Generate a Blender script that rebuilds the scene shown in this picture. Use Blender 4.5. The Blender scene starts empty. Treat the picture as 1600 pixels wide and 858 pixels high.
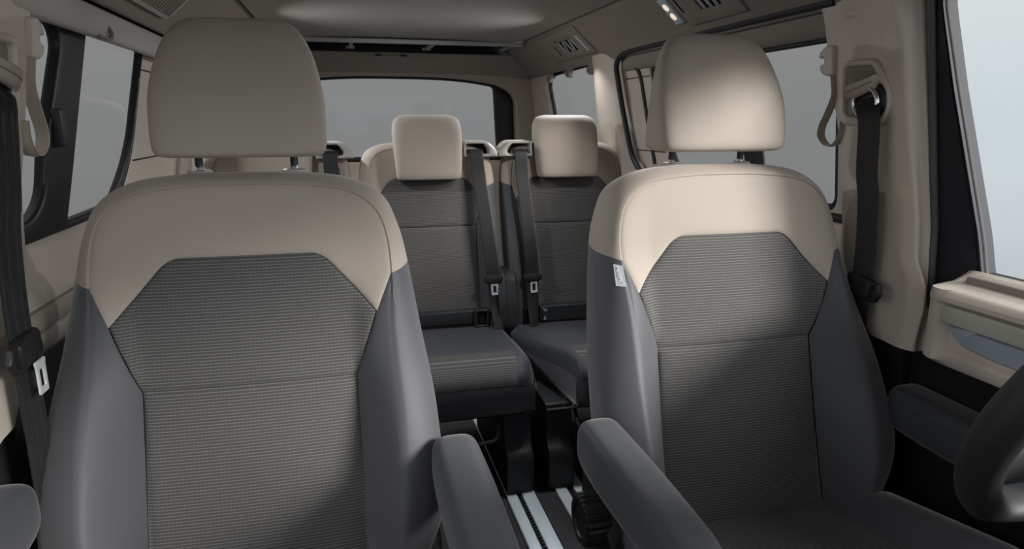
import bpy, bmesh, math, random
import numpy as np
from mathutils import Vector, Matrix
from mathutils.geometry import delaunay_2d_cdt
random.seed(4)
SC = bpy.context.scene
COL = SC.collection
R = math.radians

# ------------------------------------------------------------------ materials
def new_mat(name):
    m = bpy.data.materials.new(name); m.use_nodes = True
    nt = m.node_tree
    return m, nt, nt.nodes['Principled BSDF']

def N(nt, kind, **kw):
    n = nt.nodes.new(kind)
    for k, v in kw.items():
        if k in n.inputs: n.inputs[k].default_value = v
        else: setattr(n, k, v)
    return n

def L(nt, a, b): nt.links.new(a, b)

def math_node(nt, op, a, b=None, c=None):
    n = nt.nodes.new('ShaderNodeMath'); n.operation = op
    for i, v in enumerate((a, b, c)):
        if v is None: continue
        if isinstance(v, (int, float)): n.inputs[i].default_value = v
        else: nt.links.new(v, n.inputs[i])
    return n.outputs[0]

def obj_coords(nt, scale=(1, 1, 1), rot=(0, 0, 0)):
    t = nt.nodes.new('ShaderNodeTexCoord'); mp = nt.nodes.new('ShaderNodeMapping')
    mp.inputs['Scale'].default_value = scale; mp.inputs['Rotation'].default_value = rot
    L(nt, t.outputs['Object'], mp.inputs['Vector'])
    return mp.outputs['Vector']

def grain_mat(name, col, rough=0.6, scale=900, bump=0.15, dist=0.0006, sheen=0.0, var=0.06, spec=0.4, metal=0.0, coat=0.0):
    """plain moulded plastic / leather with a fine grain"""
    m, nt, b = new_mat(name)
    v = obj_coords(nt)
    n1 = N(nt, 'ShaderNodeTexNoise', Scale=scale, Detail=2.0); L(nt, v, n1.inputs['Vector'])
    n2 = N(nt, 'ShaderNodeTexNoise', Scale=9.0, Detail=3.0); L(nt, v, n2.inputs['Vector'])
    mx = N(nt, 'ShaderNodeMix', data_type='RGBA')
    mx.inputs['A'].default_value = (*[c * (1 - var) for c in col], 1)
    mx.inputs['B'].default_value = (*[min(1, c * (1 + var)) for c in col], 1)
    L(nt, n2.outputs['Fac'], mx.inputs['Factor'])
    L(nt, mx.outputs['Result'], b.inputs['Base Color'])
    b.inputs['Roughness'].default_value = rough
    b.inputs['Specular IOR Level'].default_value = spec
    b.inputs['Metallic'].default_value = metal
    if coat: b.inputs['Coat Weight'].default_value = coat
    if sheen:
        b.inputs['Sheen Weight'].default_value = sheen
        b.inputs['Sheen Roughness'].default_value = 0.45
    if bump:
        bp = N(nt, 'ShaderNodeBump', Strength=bump, Distance=dist)
        L(nt, n1.outputs['Fac'], bp.inputs['Height']); L(nt, bp.outputs['Normal'], b.inputs['Normal'])
    return m

def twill_mat(name, col, rough=0.62, period=0.0022, ang=35, sheen=0.3, depth=0.25, bump=0.25, spec=0.35):
    """knitted / textured leatherette with a very fine diagonal rib"""
    m, nt, b = new_mat(name)
    v = obj_coords(nt, rot=(0, R(ang), 0))
    sx = nt.nodes.new('ShaderNodeSeparateXYZ'); L(nt, v, sx.inputs[0])
    w = math_node(nt, 'SINE', math_node(nt, 'MULTIPLY', sx.outputs['Z'], 2 * math.pi / period))
    f = math_node(nt, 'MULTIPLY_ADD', w, 0.5, 0.5)
    mx = N(nt, 'ShaderNodeMix', data_type='RGBA')
    mx.inputs['A'].default_value = (*[c * (1 - depth) for c in col], 1)
    mx.inputs['B'].default_value = (*[c * (1 + depth * .5) for c in col], 1)
    L(nt, f, mx.inputs['Factor']); L(nt, mx.outputs['Result'], b.inputs['Base Color'])
    b.inputs['Roughness'].default_value = rough
    b.inputs['Specular IOR Level'].default_value = spec
    b.inputs['Sheen Weight'].default_value = sheen; b.inputs['Sheen Roughness'].default_value = 0.4
    bp = N(nt, 'ShaderNodeBump', Strength=bump, Distance=0.0004)
    L(nt, f, bp.inputs['Height']); L(nt, bp.outputs['Normal'], b.inputs['Normal'])
    return m

def weave_mat(name, dark, light, row=0.0051, along='X', up='Z'):
    """seat cloth: dark ground with fine broken light rows"""
    m, nt, b = new_mat(name)
    v = obj_coords(nt)
    sx = nt.nodes.new('ShaderNodeSeparateXYZ'); L(nt, v, sx.inputs[0])
    z = math_node(nt, 'DIVIDE', sx.outputs[up], row)
    rowi = math_node(nt, 'FLOOR', z)
    fr = math_node(nt, 'FRACT', z)
    tri = math_node(nt, 'ABSOLUTE', math_node(nt, 'SUBTRACT', fr, 0.5))          # 0 at the row centre
    line = math_node(nt, 'SUBTRACT', 1.0, math_node(nt, 'SMOOTH_MIN', math_node(nt, 'MULTIPLY', tri, 4.2), 1.0, 0.2))
    off = math_node(nt, 'MULTIPLY', rowi, 0.37)
    xx = math_node(nt, 'FRACT', math_node(nt, 'ADD', math_node(nt, 'DIVIDE', sx.outputs[along], 0.0027), off))
    st = math_node(nt, 'ABSOLUTE', math_node(nt, 'SUBTRACT', xx, 0.5))
    dash = math_node(nt, 'MULTIPLY_ADD', math_node(nt, 'GREATER_THAN', st, 0.14), 0.45, 0.55)
    vv = obj_coords(nt, scale=(420, 420, 240))
    nz = N(nt, 'ShaderNodeTexNoise', Scale=1.0, Detail=2.0); L(nt, vv, nz.inputs['Vector'])
    nzv = math_node(nt, 'MULTIPLY_ADD', nz.outputs['Fac'], 1.5, 0.25)
    fac = math_node(nt, 'MULTIPLY', math_node(nt, 'MULTIPLY', line, dash), nzv)
    # faint upright threads
    vx = math_node(nt, 'FRACT', math_node(nt, 'DIVIDE', sx.outputs[along], 0.0064))
    vt = math_node(nt, 'MULTIPLY', math_node(nt, 'LESS_THAN', vx, 0.16), 0.14)
    fac2 = math_node(nt, 'MINIMUM', math_node(nt, 'ADD', fac, math_node(nt, 'MULTIPLY', vt, nzv)), 1.0)
    mx = N(nt, 'ShaderNodeMix', data_type='RGBA')
    mx.inputs['A'].default_value = (*dark, 1); mx.inputs['B'].default_value = (*light, 1)
    L(nt, fac2, mx.inputs['Factor']); L(nt, mx.outputs['Result'], b.inputs['Base Color'])
    b.inputs['Roughness'].default_value = 0.85; b.inputs['Specular IOR Level'].default_value = 0.2
    b.inputs['Sheen Weight'].default_value = 0.15
    bp = N(nt, 'ShaderNodeBump', Strength=0.5, Distance=0.0006)
    L(nt, fac2, bp.inputs['Height']); L(nt, bp.outputs['Normal'], b.inputs['Normal'])
    return m

def webbing_mat(name, col):
    m, nt, b = new_mat(name)
    v = obj_coords(nt)
    sx = nt.nodes.new('ShaderNodeSeparateXYZ'); L(nt, v, sx.inputs[0])
    w = math_node(nt, 'SINE', math_node(nt, 'MULTIPLY', sx.outputs['Z'], 2 * math.pi / 0.0016))
    f = math_node(nt, 'MULTIPLY_ADD', w, 0.5, 0.5)
    b.inputs['Base Color'].default_value = (*col, 1)
    b.inputs['Roughness'].default_value = 0.5; b.inputs['Sheen Weight'].default_value = 0.1
    b.inputs['Specular IOR Level'].default_value = 0.45
    bp = N(nt, 'ShaderNodeBump', Strength=0.15, Distance=0.0003)
    L(nt, f, bp.inputs['Height']); L(nt, bp.outputs['Normal'], b.inputs['Normal'])
    return m

def glass_mat(name, tint):
    m = bpy.data.materials.new(name); m.use_nodes = True
    nt = m.node_tree; nt.nodes.clear()
    out = nt.nodes.new('ShaderNodeOutputMaterial')
    tr = N(nt, 'ShaderNodeBsdfTransparent', Color=(*tint, 1))
    gl = N(nt, 'ShaderNodeBsdfGlossy', Roughness=0.02, Color=(0.9, 0.9, 0.9, 1))
    lw = N(nt, 'ShaderNodeLayerWeight', Blend=0.5)
    fac = math_node(nt, 'MULTIPLY_ADD', math_node(nt, 'POWER', lw.outputs['Facing'], 5.0), 0.25, 0.008)
    mix = nt.nodes.new('ShaderNodeMixShader')
    L(nt, fac, mix.inputs[0]); L(nt, tr.outputs[0], mix.inputs[1]); L(nt, gl.outputs[0], mix.inputs[2])
    L(nt, mix.outputs[0], out.inputs['Surface'])
    return m

def light_mat(name, col, strength):
    m, nt, b = new_mat(name)
    b.inputs['Base Color'].default_value = (*col, 1)
    b.inputs['Emission Color'].default_value = (*col, 1); b.inputs['Emission Strength'].default_value = strength
    return m

M = dict(
    beige=twill_mat('beige_knit', (0.41, 0.35, 0.30), rough=0.7, period=0.0016, ang=20, sheen=0.2, depth=0.07, bump=0.12),
    beige_plastic=grain_mat('beige_grained_plastic', (0.58, 0.505, 0.44), rough=0.5, scale=420, bump=0.30, dist=0.0010),
    beige_smooth=grain_mat('beige_smooth_plastic', (0.42, 0.362, 0.31), rough=0.42, scale=900, bump=0.06),
    greige=grain_mat('pale_greige_plastic', (0.44, 0.41, 0.375), rough=0.38, scale=900, bump=0.05),
    headliner=grain_mat('headliner_cloth', (0.30, 0.272, 0.242), rough=0.9, scale=1500, bump=0.25, sheen=0.1, spec=0.15),
    trimliner=grain_mat('roof_trim', (0.25, 0.22, 0.19), rough=0.7, scale=1500, bump=0.15, spec=0.3),
    dark=twill_mat('charcoal_leatherette', (0.078, 0.078, 0.088), rough=0.56, period=0.0013, ang=30, sheen=0.6, depth=0.06, bump=0.05, spec=0.35),
    slate=twill_mat('slate_leatherette', (0.046, 0.049, 0.059), rough=0.56, period=0.0013, ang=30, sheen=0.35, depth=0.06, bump=0.05, spec=0.35),
    weave=weave_mat('seat_cloth', (0.078, 0.074, 0.072), (0.205, 0.197, 0.19)),
    weave_top=weave_mat('seat_cloth_flat', (0.055, 0.052, 0.052), (0.26, 0.25, 0.24), up='Y'),
    black=grain_mat('black_plastic', (0.016, 0.016, 0.017), rough=0.45, scale=700, bump=0.12),
    black_dull=grain_mat('black_dull_plastic', (0.012, 0.012, 0.013), rough=0.75, scale=700, bump=0.12, spec=0.25),
    charcoal=grain_mat('charcoal_plastic', (0.035, 0.037, 0.041), rough=0.5, scale=600, bump=0.15),
    navy_black=grain_mat('satin_black_frame', (0.024, 0.026, 0.034), rough=0.6, scale=900, bump=0.05, spec=0.2),
    rubber=grain_mat('rubber_seal', (0.020, 0.021, 0.023), rough=0.6, scale=500, bump=0.05),
    grey_rubber=grain_mat('grey_rubber_seal', (0.085, 0.09, 0.095), rough=0.5, scale=500, bump=0.05),
    seal_pale=grain_mat('pale_door_seal', (0.17, 0.165, 0.16), rough=0.85, scale=500, bump=0.05),
    carpet=grain_mat('floor_covering', (0.045, 0.045, 0.048), rough=0.75, scale=120, bump=0.5, dist=0.001, spec=0.3),
    webbing=webbing_mat('belt_webbing', (0.011, 0.011, 0.012)),
    belt_grey=grain_mat('belt_holder_plastic', (0.035, 0.035, 0.037), rough=0.4, scale=600, bump=0.05),
    chrome=grain_mat('polished_steel', (0.75, 0.76, 0.78), rough=0.22, scale=900, bump=0.0, metal=1.0, var=0.02),
    alu=grain_mat('brushed_aluminium', (0.74, 0.82, 0.87), rough=0.38, scale=300, bump=0.04, metal=0.15, var=0.05),
    steel=grain_mat('dull_steel', (0.30, 0.31, 0.32), rough=0.35, scale=300, bump=0.04, metal=0.8),
    grey_metal=grain_mat('grey_metal_bar', (0.42, 0.435, 0.44), rough=0.45, scale=200, bump=0.2, metal=0.2),
    sage=grain_mat('sage_strip', (0.42, 0.425, 0.36), rough=0.4, scale=800, bump=0.05),
    latch_metal=grain_mat('latch_plate_steel', (0.72, 0.74, 0.77), rough=0.35, scale=900, bump=0.0, metal=0.25, var=0.02),
    inlay=grain_mat('blue_grey_brushed_inlay', (0.34, 0.39, 0.45), rough=0.4, scale=260, bump=0.10, metal=0.25),
    tag=grain_mat('pale_grey_tag', (0.55, 0.56, 0.58), rough=0.7, scale=900, bump=0.1),
    white=grain_mat('white_print', (0.85, 0.85, 0.85), rough=0.6, bump=0.0),
    dark_print=grain_mat('grey_print', (0.45, 0.46, 0.47), rough=0.6, bump=0.0),
    lamp=grain_mat('lamp_lens', (0.50, 0.55, 0.60), rough=0.3, bump=0.0),
    led=light_mat('warm_led', (1.0, 0.86, 0.68), 0.65),
    wheel=grain_mat('wheel_leather', (0.018, 0.018, 0.019), rough=0.55, scale=1200, bump=0.12),
    wheel_spoke=grain_mat('wheel_spoke', (0.06, 0.06, 0.06), rough=0.6, scale=900, bump=0.05),
    glass_tint=glass_mat('privacy_glass', (0.35, 0.332, 0.318)),
    glass_clear=glass_mat('clear_glass', (0.96, 0.97, 0.97)),
    ground=grain_mat('ground', (0.085, 0.098, 0.11), rough=0.0, scale=3.0, bump=0.0, var=0.12, spec=0.6),
)

# ------------------------------------------------------------------ mesh helpers
class MB:
    """collects vertices and faces (with optional material slots) for ONE mesh object"""
    def __init__(self): self.v = []; self.f = []; self.mi = []
    def add(self, verts, faces, mi=0):
        o = len(self.v); self.v += [tuple(p) for p in verts]
        for f in faces: self.f.append([i + o for i in f]); self.mi.append(mi)
        return self
    def build(self, name, mat, parent=None, smooth=True, angle=40, offset=(0, 0, 0)):
        me = bpy.data.meshes.new(name)
        ox = Vector(offset)
        me.from_pydata([tuple(Vector(p) - ox) for p in self.v], [], self.f)
        mats = mat if isinstance(mat, (list, tuple)) else [mat]
        for mm in mats: me.materials.append(mm)
        for p, i in zip(me.polygons, self.mi): p.material_index = i
        bm = bmesh.new(); bm.from_mesh(me)
        bmesh.ops.remove_doubles(bm, verts=bm.verts, dist=1e-5)
        bmesh.ops.recalc_face_normals(bm, faces=bm.faces)
        bm.to_mesh(me); bm.free()
        if smooth:
            me.set_sharp_from_angle(angle=R(angle))
            me.polygons.foreach_set('use_smooth', [True] * len(me.polygons))
        o = bpy.data.objects.new(name, me); COL.objects.link(o)
        o.location = offset if parent is None else (0, 0, 0)
        if parent is not None: o.parent = parent
        return o

def catmull(P, t):
    n = len(P); t = min(max(t, 0), n - 1); i = min(int(t), n - 2); u = t - i
    p1 = np.array(P[i], float); p2 = np.array(P[i + 1], float)
    p0 = np.array(P[i - 1], float) if i > 0 else 2 * p1 - p2
    p3 = np.array(P[i + 2], float) if i + 2 < n else 2 * p2 - p1
    return 0.5 * ((2 * p1) + (-p0 + p2) * u + (2 * p0 - 5 * p1 + 4 * p2 - p3) * u * u + (-p0 + 3 * p1 - 3 * p2 + p3) * u ** 3)

def spline(P, n):
    return [catmull(P, (len(P) - 1) * k / (n - 1)) for k in range(n)]

def grid(mb, rows, closed_u=False, cap=False, mi=0):
    """rows: list of equally long point lists"""
    n = len(rows[0]); V = [p for r in rows for p in r]; F = []
    for j in range(len(rows) - 1):
        for i in range(n if closed_u else n - 1):
            a = j * n + i; b = j * n + (i + 1) % n
            F.append([a, b, b + n, a + n])
    if cap:
        F.append(list(range(n))[::-1]); F.append([(len(rows) - 1) * n + i for i in range(n)])
    mb.add(V, F, mi); return mb

def tube(mb, path, r, n=10, mi=0, cap=True):
    P = [Vector(p) for p in path]; rows = []
    up = Vector((0, 0, 1))
    t0 = (P[1] - P[0]).normalized()
    a = t0.cross(up)
    if a.length < 1e-3: a = t0.cross(Vector((1, 0, 0)))
    a.normalize()
    for i, p in enumerate(P):
        t = (P[min(i + 1, len(P) - 1)] - P[max(i - 1, 0)]).normalized()
        a = (a - t * a.dot(t)).normalized(); b = t.cross(a)
        rr = r[i] if isinstance(r, (list, tuple)) else r
        rows.append([p + (a * math.cos(2 * math.pi * k / n) + b * math.sin(2 * math.pi * k / n)) * rr for k in range(n)])
    return grid(mb, rows, closed_u=True, cap=cap, mi=mi)

def rbox(mb, lo, hi, r=0.01, seg=3, mat=None, mi=0):
    """box with rounded edges; mat = 4x4 placement"""
    bm = bmesh.new(); bmesh.ops.create_cube(bm, size=1)
    lo = Vector(lo); hi = Vector(hi); c = (lo + hi) / 2; s = hi - lo
    for v in bm.verts: v.co = Vector((v.co.x * s.x, v.co.y * s.y, v.co.z * s.z)) + c
    r = min(r, min(s) * 0.49)
    bmesh.ops.bevel(bm, geom=list(bm.edges), offset=r, segments=seg, profile=0.5, affect='EDGES')
    bm.verts.index_update()
    V = [(mat @ v.co if mat else v.co.copy()) for v in bm.verts]; F = [[v.index for v in f.verts] for f in bm.faces]
    bm.free(); mb.add(V, F, mi); return mb

def seg_dist(P, A, B):
    """distance of points P (n,2) to the closed segments A->B (m,2)"""
    d = np.full(len(P), 1e9)
    for a, b in zip(A, B):
        ab = b - a; l2 = ab @ ab
        t = np.clip(((P - a) @ ab) / max(l2, 1e-12), 0, 1)
        d = np.minimum(d, np.hypot(*(P - (a + t[:, None] * ab)).T))
    return d

def inside(P, poly):
    x, y = P[:, 0], P[:, 1]; c = np.zeros(len(P), bool); n = len(poly)
    for i in range(n):
        x1, y1 = poly[i]; x2, y2 = poly[(i + 1) % n]
        m = ((y1 > y) != (y2 > y))
        with np.errstate(divide='ignore', invalid='ignore'):
            c ^= m & (x < (x2 - x1) * (y - y1) / ((y2 - y1) if y2 != y1 else 1e-12) + x1)
    return c

def densify(poly, sp):
    out = []
    for i in range(len(poly)):
        a = np.array(poly[i], float); b = np.array(poly[(i + 1) % len(poly)], float)
        k = max(1, int(math.ceil(np.hypot(*(b - a)) / sp)))
        out += [a + (b - a) * j / k for j in range(k)]
    return np.array(out)

def round_poly(poly, r, n=5):
    """round the corners of a polygon; r is one radius or one per corner"""
    out = []; m = len(poly)
    for i in range(m):
        p = np.array(poly[i], float); a = np.array(poly[i - 1], float); b = np.array(poly[(i + 1) % m], float)
        rr = r[i] if isinstance(r, (list, tuple)) else r
        if rr <= 0: out.append(p); continue
        da, db = a - p, b - p; la, lb = np.hypot(*da), np.hypot(*db)
        k = min(rr, la * .48, lb * .48)
        q0 = p + da / la * k; q1 = p + db / lb * k
        for j in range(n + 1):
            t = j / n
            out.append((1 - t) ** 2 * q0 + 2 * t * (1 - t) * p + t * t * q1)
    return [tuple(q) for q in out]

def sheet(mb, poly, fn, sp=0.012, holes=(), rings=(0.003, 0.008), back=None, mi=0, bsp=None):
    """fill a 2-D outline (with holes) by a fine triangulation and map it through fn(u, v, dist_to_edge).
    back(u, v) closes the sheet to a solid slab."""
    loops = [densify(p, bsp or sp) for p in [poly, *holes]]
    A = np.concatenate(loops); B = np.concatenate([np.roll(l, -1, axis=0) for l in loops])
    def ok(P):
        m = inside(P, loops[0])
        for h in loops[1:]: m &= ~inside(P, h)
        return m
    pts = [A]; used = 0
    for rg in rings:
        for l in loops:
            d = np.roll(l, -1, axis=0) - np.roll(l, 1, axis=0)
            nrm = np.stack([-d[:, 1], d[:, 0]], 1) / np.maximum(np.hypot(*d.T), 1e-9)[:, None]
            for s in (1, -1):
                q = l + nrm * rg * s
                q = q[ok(q)]
                if len(q): q = q[seg_dist(q, A, B) > rg * .85]
                if len(q): pts.append(q)
        used = rg
    lo, hi = loops[0].min(0), loops[0].max(0)
    gx = np.arange(lo[0] + sp / 2, hi[0], sp); gy = np.arange(lo[1] + sp / 2, hi[1], sp)
    if len(gx) and len(gy):
        G = np.stack(np.meshgrid(gx, gy), -1).reshape(-1, 2)
        G = G[ok(G)]
        if len(G): G = G[seg_dist(G, A, B) > used + sp * .45]
        if len(G): pts.append(G)
    P = np.concatenate(pts)
    edges = []; o = 0
    for l in loops:
        edges += [(o + i, o + (i + 1) % len(l)) for i in range(len(l))]; o += len(l)
    vs, es, fs, *_ = delaunay_2d_cdt([Vector(p) for p in P], edges, [], 0, 1e-6)
    Q = np.array([(v.x, v.y) for v in vs])
    cen = np.array([Q[list(f)].mean(0) for f in fs])
    keep = ok(cen)
    D = seg_dist(Q, A, B); D[D < 1e-6] = 0
    F = [list(f) for f, k in zip(fs, keep) if k]
    V = [fn(q[0], q[1], d) for q, d in zip(Q, D)]
    mb.add(V, F, mi)
    if back is not None:
        W = [back(q[0], q[1]) for q in Q]
        mb.add(W, [f[::-1] for f in F], mi)
        for l in loops:
            a = [fn(q[0], q[1], 0) for q in l]; b = [back(q[0], q[1]) for q in l]
            grid(mb, [a + a[:1], b + b[:1]], mi=mi)
    return mb

def edge_round(d, r):
    return 0.0 if d >= r else r - math.sqrt(max(0, r * r - (r - d) ** 2))

def strap(mb, path, wdir, w, t=0.0016, n=60, ribs=4, mi=0):
    """a woven strap: path of points, wdir the width direction (one, or one per point), with lengthwise ribs"""
    P = spline(path, n)
    Wd = spline(wdir, n) if isinstance(wdir[0], (list, tuple)) else [np.array(wdir, float)] * n
    ww = spline([(x,) for x in w], n) if isinstance(w, (list, tuple)) else [np.array([w])] * n
    rows = []; K = 24
    for i in range(n):
        p = P[i]; tg = P[min(i + 1, n - 1)] - P[max(i - 1, 0)]; tg /= np.linalg.norm(tg)
        a = Wd[i] - tg * (Wd[i] @ tg); a /= np.linalg.norm(a); nn = np.cross(a, tg)
        hw = ww[i][0] / 2; row = []
        for k in range(K + 1):
            s = -1 + 2 * k / K
            h = t * (0.55 + 0.45 * math.cos(s * math.pi * ribs)) if abs(s) < .999 else t * .2
            row.append(p + a * hw * s + nn * h)
        for k in range(K, -1, -1):
            s = -1 + 2 * k / K
            row.append(p + a * hw * s - nn * t * (.5 if abs(s) < .999 else .2))
        rows.append(row)
    return grid(mb, rows, closed_u=True, cap=True, mi=mi)

def thing(name, label, cat, loc=(0, 0, 0), group=None):
    o = bpy.data.objects.new(name, None); COL.objects.link(o)
    o.empty_display_size = 0.05; o.location = loc
    o['label'] = label; o['category'] = cat
    if group: o['group'] = group
    return o

def tag(o, label, cat, group=None):
    o['label'] = label; o['category'] = cat
    if group: o['group'] = group
    return o

def struct(o):
    o['kind'] = 'structure'; return o

def dup(root, loc, label):
    """copy a thing with copies of its parts and sub-parts"""
    r = root.copy(); COL.objects.link(r); r.location = loc; r['label'] = label
    for ch in list(root.children):
        c = ch.copy(); COL.objects.link(c); c.parent = r
        for g in list(ch.children):
            d = g.copy(); COL.objects.link(d); d.parent = c
    return r

def text_mesh(mb, body, size, place, extrude=0.0003, mi=0):
    cu = bpy.data.curves.new('lettering', 'FONT'); cu.body = body; cu.size = size; cu.extrude = extrude
    cu.align_x = 'CENTER'; cu.align_y = 'CENTER'
    o = bpy.data.objects.new('lettering', cu); COL.objects.link(o)
    dg = bpy.context.evaluated_depsgraph_get(); me = bpy.data.meshes.new_from_object(o.evaluated_get(dg))
    mb.add([place @ v.co for v in me.vertices], [list(p.vertices) for p in me.polygons], mi)
    bpy.data.objects.remove(o); bpy.data.meshes.remove(me)
    return mb

# ------------------------------------------------------------------ seats
class SeatBack:
    """a padded backrest. Local frame: x across, z up, y back; d = forward of the reclined reference plane.
    ridge / outer / back: right-hand half contours (x, z, d) from the bottom up to the top centre."""
    def __init__(s, y0, z0, slope, ridge, outer, back, xi, insert, corner, seam, zb):
        s.y0, s.z0, s.slope = y0, z0, slope
        full = lambda h: [(-x, z, d) for x, z, d in h] + [(x, z, d) for x, z, d in h[-2::-1]]
        s.nr = len(ridge) - 1
        s.ridge, s.outer, s.back = full(ridge), full(outer), full(back)
        s.xi, s.insert, s.corner, s.seam, s.zb = xi, insert, corner, seam, zb
        ts = np.linspace(s.nr, 2 * s.nr, 200)[::-1]
        q = np.array([catmull(s.ridge, t) for t in ts])
        s.rz, s.rx, s.rd = q[:, 1], q[:, 0], q[:, 2]
    def P(s, x, z, d): return (x, s.y0 + (z - s.z0) * s.slope - d, z)
    def front(s, x, z, dist=1.0, tuck=0.0028):
        xr = float(np.interp(z, s.rz, s.rx)); dr = float(np.interp(z, s.rz, s.rd))
        xi = min(s.xi, xr - .02)
        t = (abs(x) - xi) / max(xr - xi, .01); t = min(max(t, 0), 1)
        d = dr * (0.75 * t + 0.25 * math.sin(t * math.pi / 2))
        d += 0.006 * max(0, 1 - (x / s.xi) ** 2) * min(1, max(0, (s.rz[-1] - z) / .1))
        d -= tuck * math.exp(-dist / 0.0035)
        return s.P(x, z, d)
    def tz(s, contour, z):
        lo, hi = 0.0, s.nr
        for _ in range(40):
            m = (lo + hi) / 2
            if catmull(contour, m)[1] < z: lo = m
            else: hi = m
        return lo
    def rim(s, mb, t0, t1, n, prof=14, tuck=.0028):
        """t0, t1: functions of the profile parameter q in [0, 1] -> contour parameter"""
        rows = []
        for j in range(n):
            u = j / (n - 1); row = []
            for k in range(2 * prof + 1):
                q = k / (2 * prof); t = t0(q) + (t1(q) - t0(q)) * u
                r, o, b = catmull(s.ridge, t), catmull(s.outer, t), catmull(s.back, t)
                if k <= prof:
                    ph = k / prof * math.pi / 2; e = 1.2
                    a, c = math.sin(ph) ** e, math.cos(ph) ** e
                    xz = r[:2] + (o[:2] - r[:2]) * a; d = o[2] + (r[2] - o[2]) * c
                else:
                    ph = (k - prof) / prof * math.pi / 2
                    xz = b[:2] + (o[:2] - b[:2]) * math.cos(ph); d = o[2] + (b[2] - o[2]) * math.sin(ph)
                if k == 0: d -= tuck
                row.append(s.P(xz[0], xz[1], d))
            rows.append(row)
        return grid(mb, rows)
    def ridge_pts(s, t0, t1, n): return [tuple(catmull(s.ridge, t0 + (t1 - t0) * i / (n - 1))[:2]) for i in range(n)]
    def build(s, root, mats, sp=.011):
        beige, dark, weave, shell = mats
        zr, zo, zk = s.zb
        tr, to, tk = s.tz(s.ridge, zr), s.tz(s.outer, zo), s.tz(s.back, zk)
        tb = lambda q: (tr + (to - tr) * q * 2) if q <= .5 else (to + (tk - to) * (q * 2 - 1))
        T = 2 * s.nr
        up = [p for p in s.insert]                       # right half, from the corner up to the top
        # cloth inserts
        zs = s.seam; c = s.corner; xl = s.xi; zbot = s.ridge[0][1]
        top = round_poly([(-c[0], c[1])] + [(-x, z) for x, z in up] + [(x, z) for x, z in up[::-1]] + [(c[0], c[1]), (xl, zs), (-xl, zs)],
                         [0] + [.02] * (2 * len(up)) + [0, 0, 0])
        mb = MB(); sheet(mb, top, lambda x, z, d: s.front(x, z, d, .006), sp); mb.build('upper_insert', weave, root, angle=70)
        lowp = [(-xl, zs), (xl, zs), (xl + .004, zbot), (-xl - .004, zbot)]
        mb = MB(); sheet(mb, lowp, lambda x, z, d: s.front(x, z, d, .006), sp); mb.build('lower_insert', weave, root, angle=70)
        # bolsters: front face + wrapped side
        for sg in (1, -1):
            rp = [(sg * abs(x), z) for x, z in s.ridge_pts(0, tr, 60)]
            poly = rp + [(sg * c[0], c[1]), (sg * xl, zs), (sg * (xl + .004), zbot)]
            mb = MB(); sheet(mb, poly, lambda x, z, d: s.front(x, z, d), sp)
            if sg < 0: s.rim(mb, lambda q: 0.0, tb, 60)
            else: s.rim(mb, lambda q: T - tb(q), lambda q: T, 60)
            mb.build('side_bolster', dark, root, angle=48)
        # beige shoulder panel
        rp = s.ridge_pts(tr, T - tr, 140)
        ins = round_poly([(c[0], c[1])] + up + [(-x, z) for x, z in up[::-1]] + [(-c[0], c[1])], [0] + [.02] * (2 * len(up)) + [0])
        mb = MB(); sheet(mb, rp + ins, lambda x, z, d: s.front(x, z, d), sp)
        s.rim(mb, tb, lambda q: T - tb(q), 130)
        mb.build('shoulder_panel', beige, root, angle=48)
        bp = [tuple(catmull(s.back, T * i / 120)[:2]) for i in range(121)]
        mb = MB(); sheet(mb, bp, lambda x, z, d: s.P(x, z, float(catmull(s.back, s.nr)[2]) - .012 * min(1, d / .03)), .03); mb.build('back_shell', shell, root)

def pillow(mb, secs, yf, n=48, e=4.0, mi=0):
    """closed cushion from horizontal sections (z, half width, front y, back y); yf(z) = reference plane"""
    rows = []
    for z, w, f, b, ee in secs:
        row = []
        for k in range(n):
            a = 2 * math.pi * k / n; ca, sa = math.cos(a), math.sin(a); p = 2 / ee
            x = w * math.copysign(abs(ca) ** p, ca); y = (b + f) / 2 + (b - f) / 2 * math.copysign(abs(sa) ** p, sa)
            row.append((x, yf(z) + y, z))
        rows.append(row)
    return grid(mb, rows, closed_u=True, cap=True, mi=mi)

def smooth_secs(secs, n):
    return [tuple(catmull(secs, (len(secs) - 1) * k / (n - 1))) for k in range(n)]

FRONT = SeatBack(
    y0=0.058, z0=0.931, slope=0.237,
    ridge=[(.190, .36, .085), (.226, .52, .104), (.234, .67, .076), (.229, .80, .034), (.234, .90, .006), (.228, .965, .001), (.206, 1.008, 0), (.16, 1.033, 0), (.08, 1.043, 0), (0, 1.045, 0)],
    outer=[(.220, .35, .03), (.294, .51, .064), (.299, .66, .030), (.282, .80, -.024), (.268, .905, -.052), (.255, .965, -.055), (.230, 1.018, -.05), (.175, 1.050, -.042), (.09, 1.062, -.042), (0, 1.063, -.042)],
    back=[(.200, .36, -.09), (.255, .51, -.10), (.262, .66, -.11), (.252, .80, -.125), (.242, .905, -.125), (.230, .96, -.12), (.208, 1.006, -.115), (.155, 1.034, -.105), (.08, 1.045, -.10), (0, 1.046, -.10)],
    xi=.168, insert=[(.128, .922), (.108, .932)], corner=(.207, .832), seam=.722, zb=(.892, .903, .912))

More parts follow.
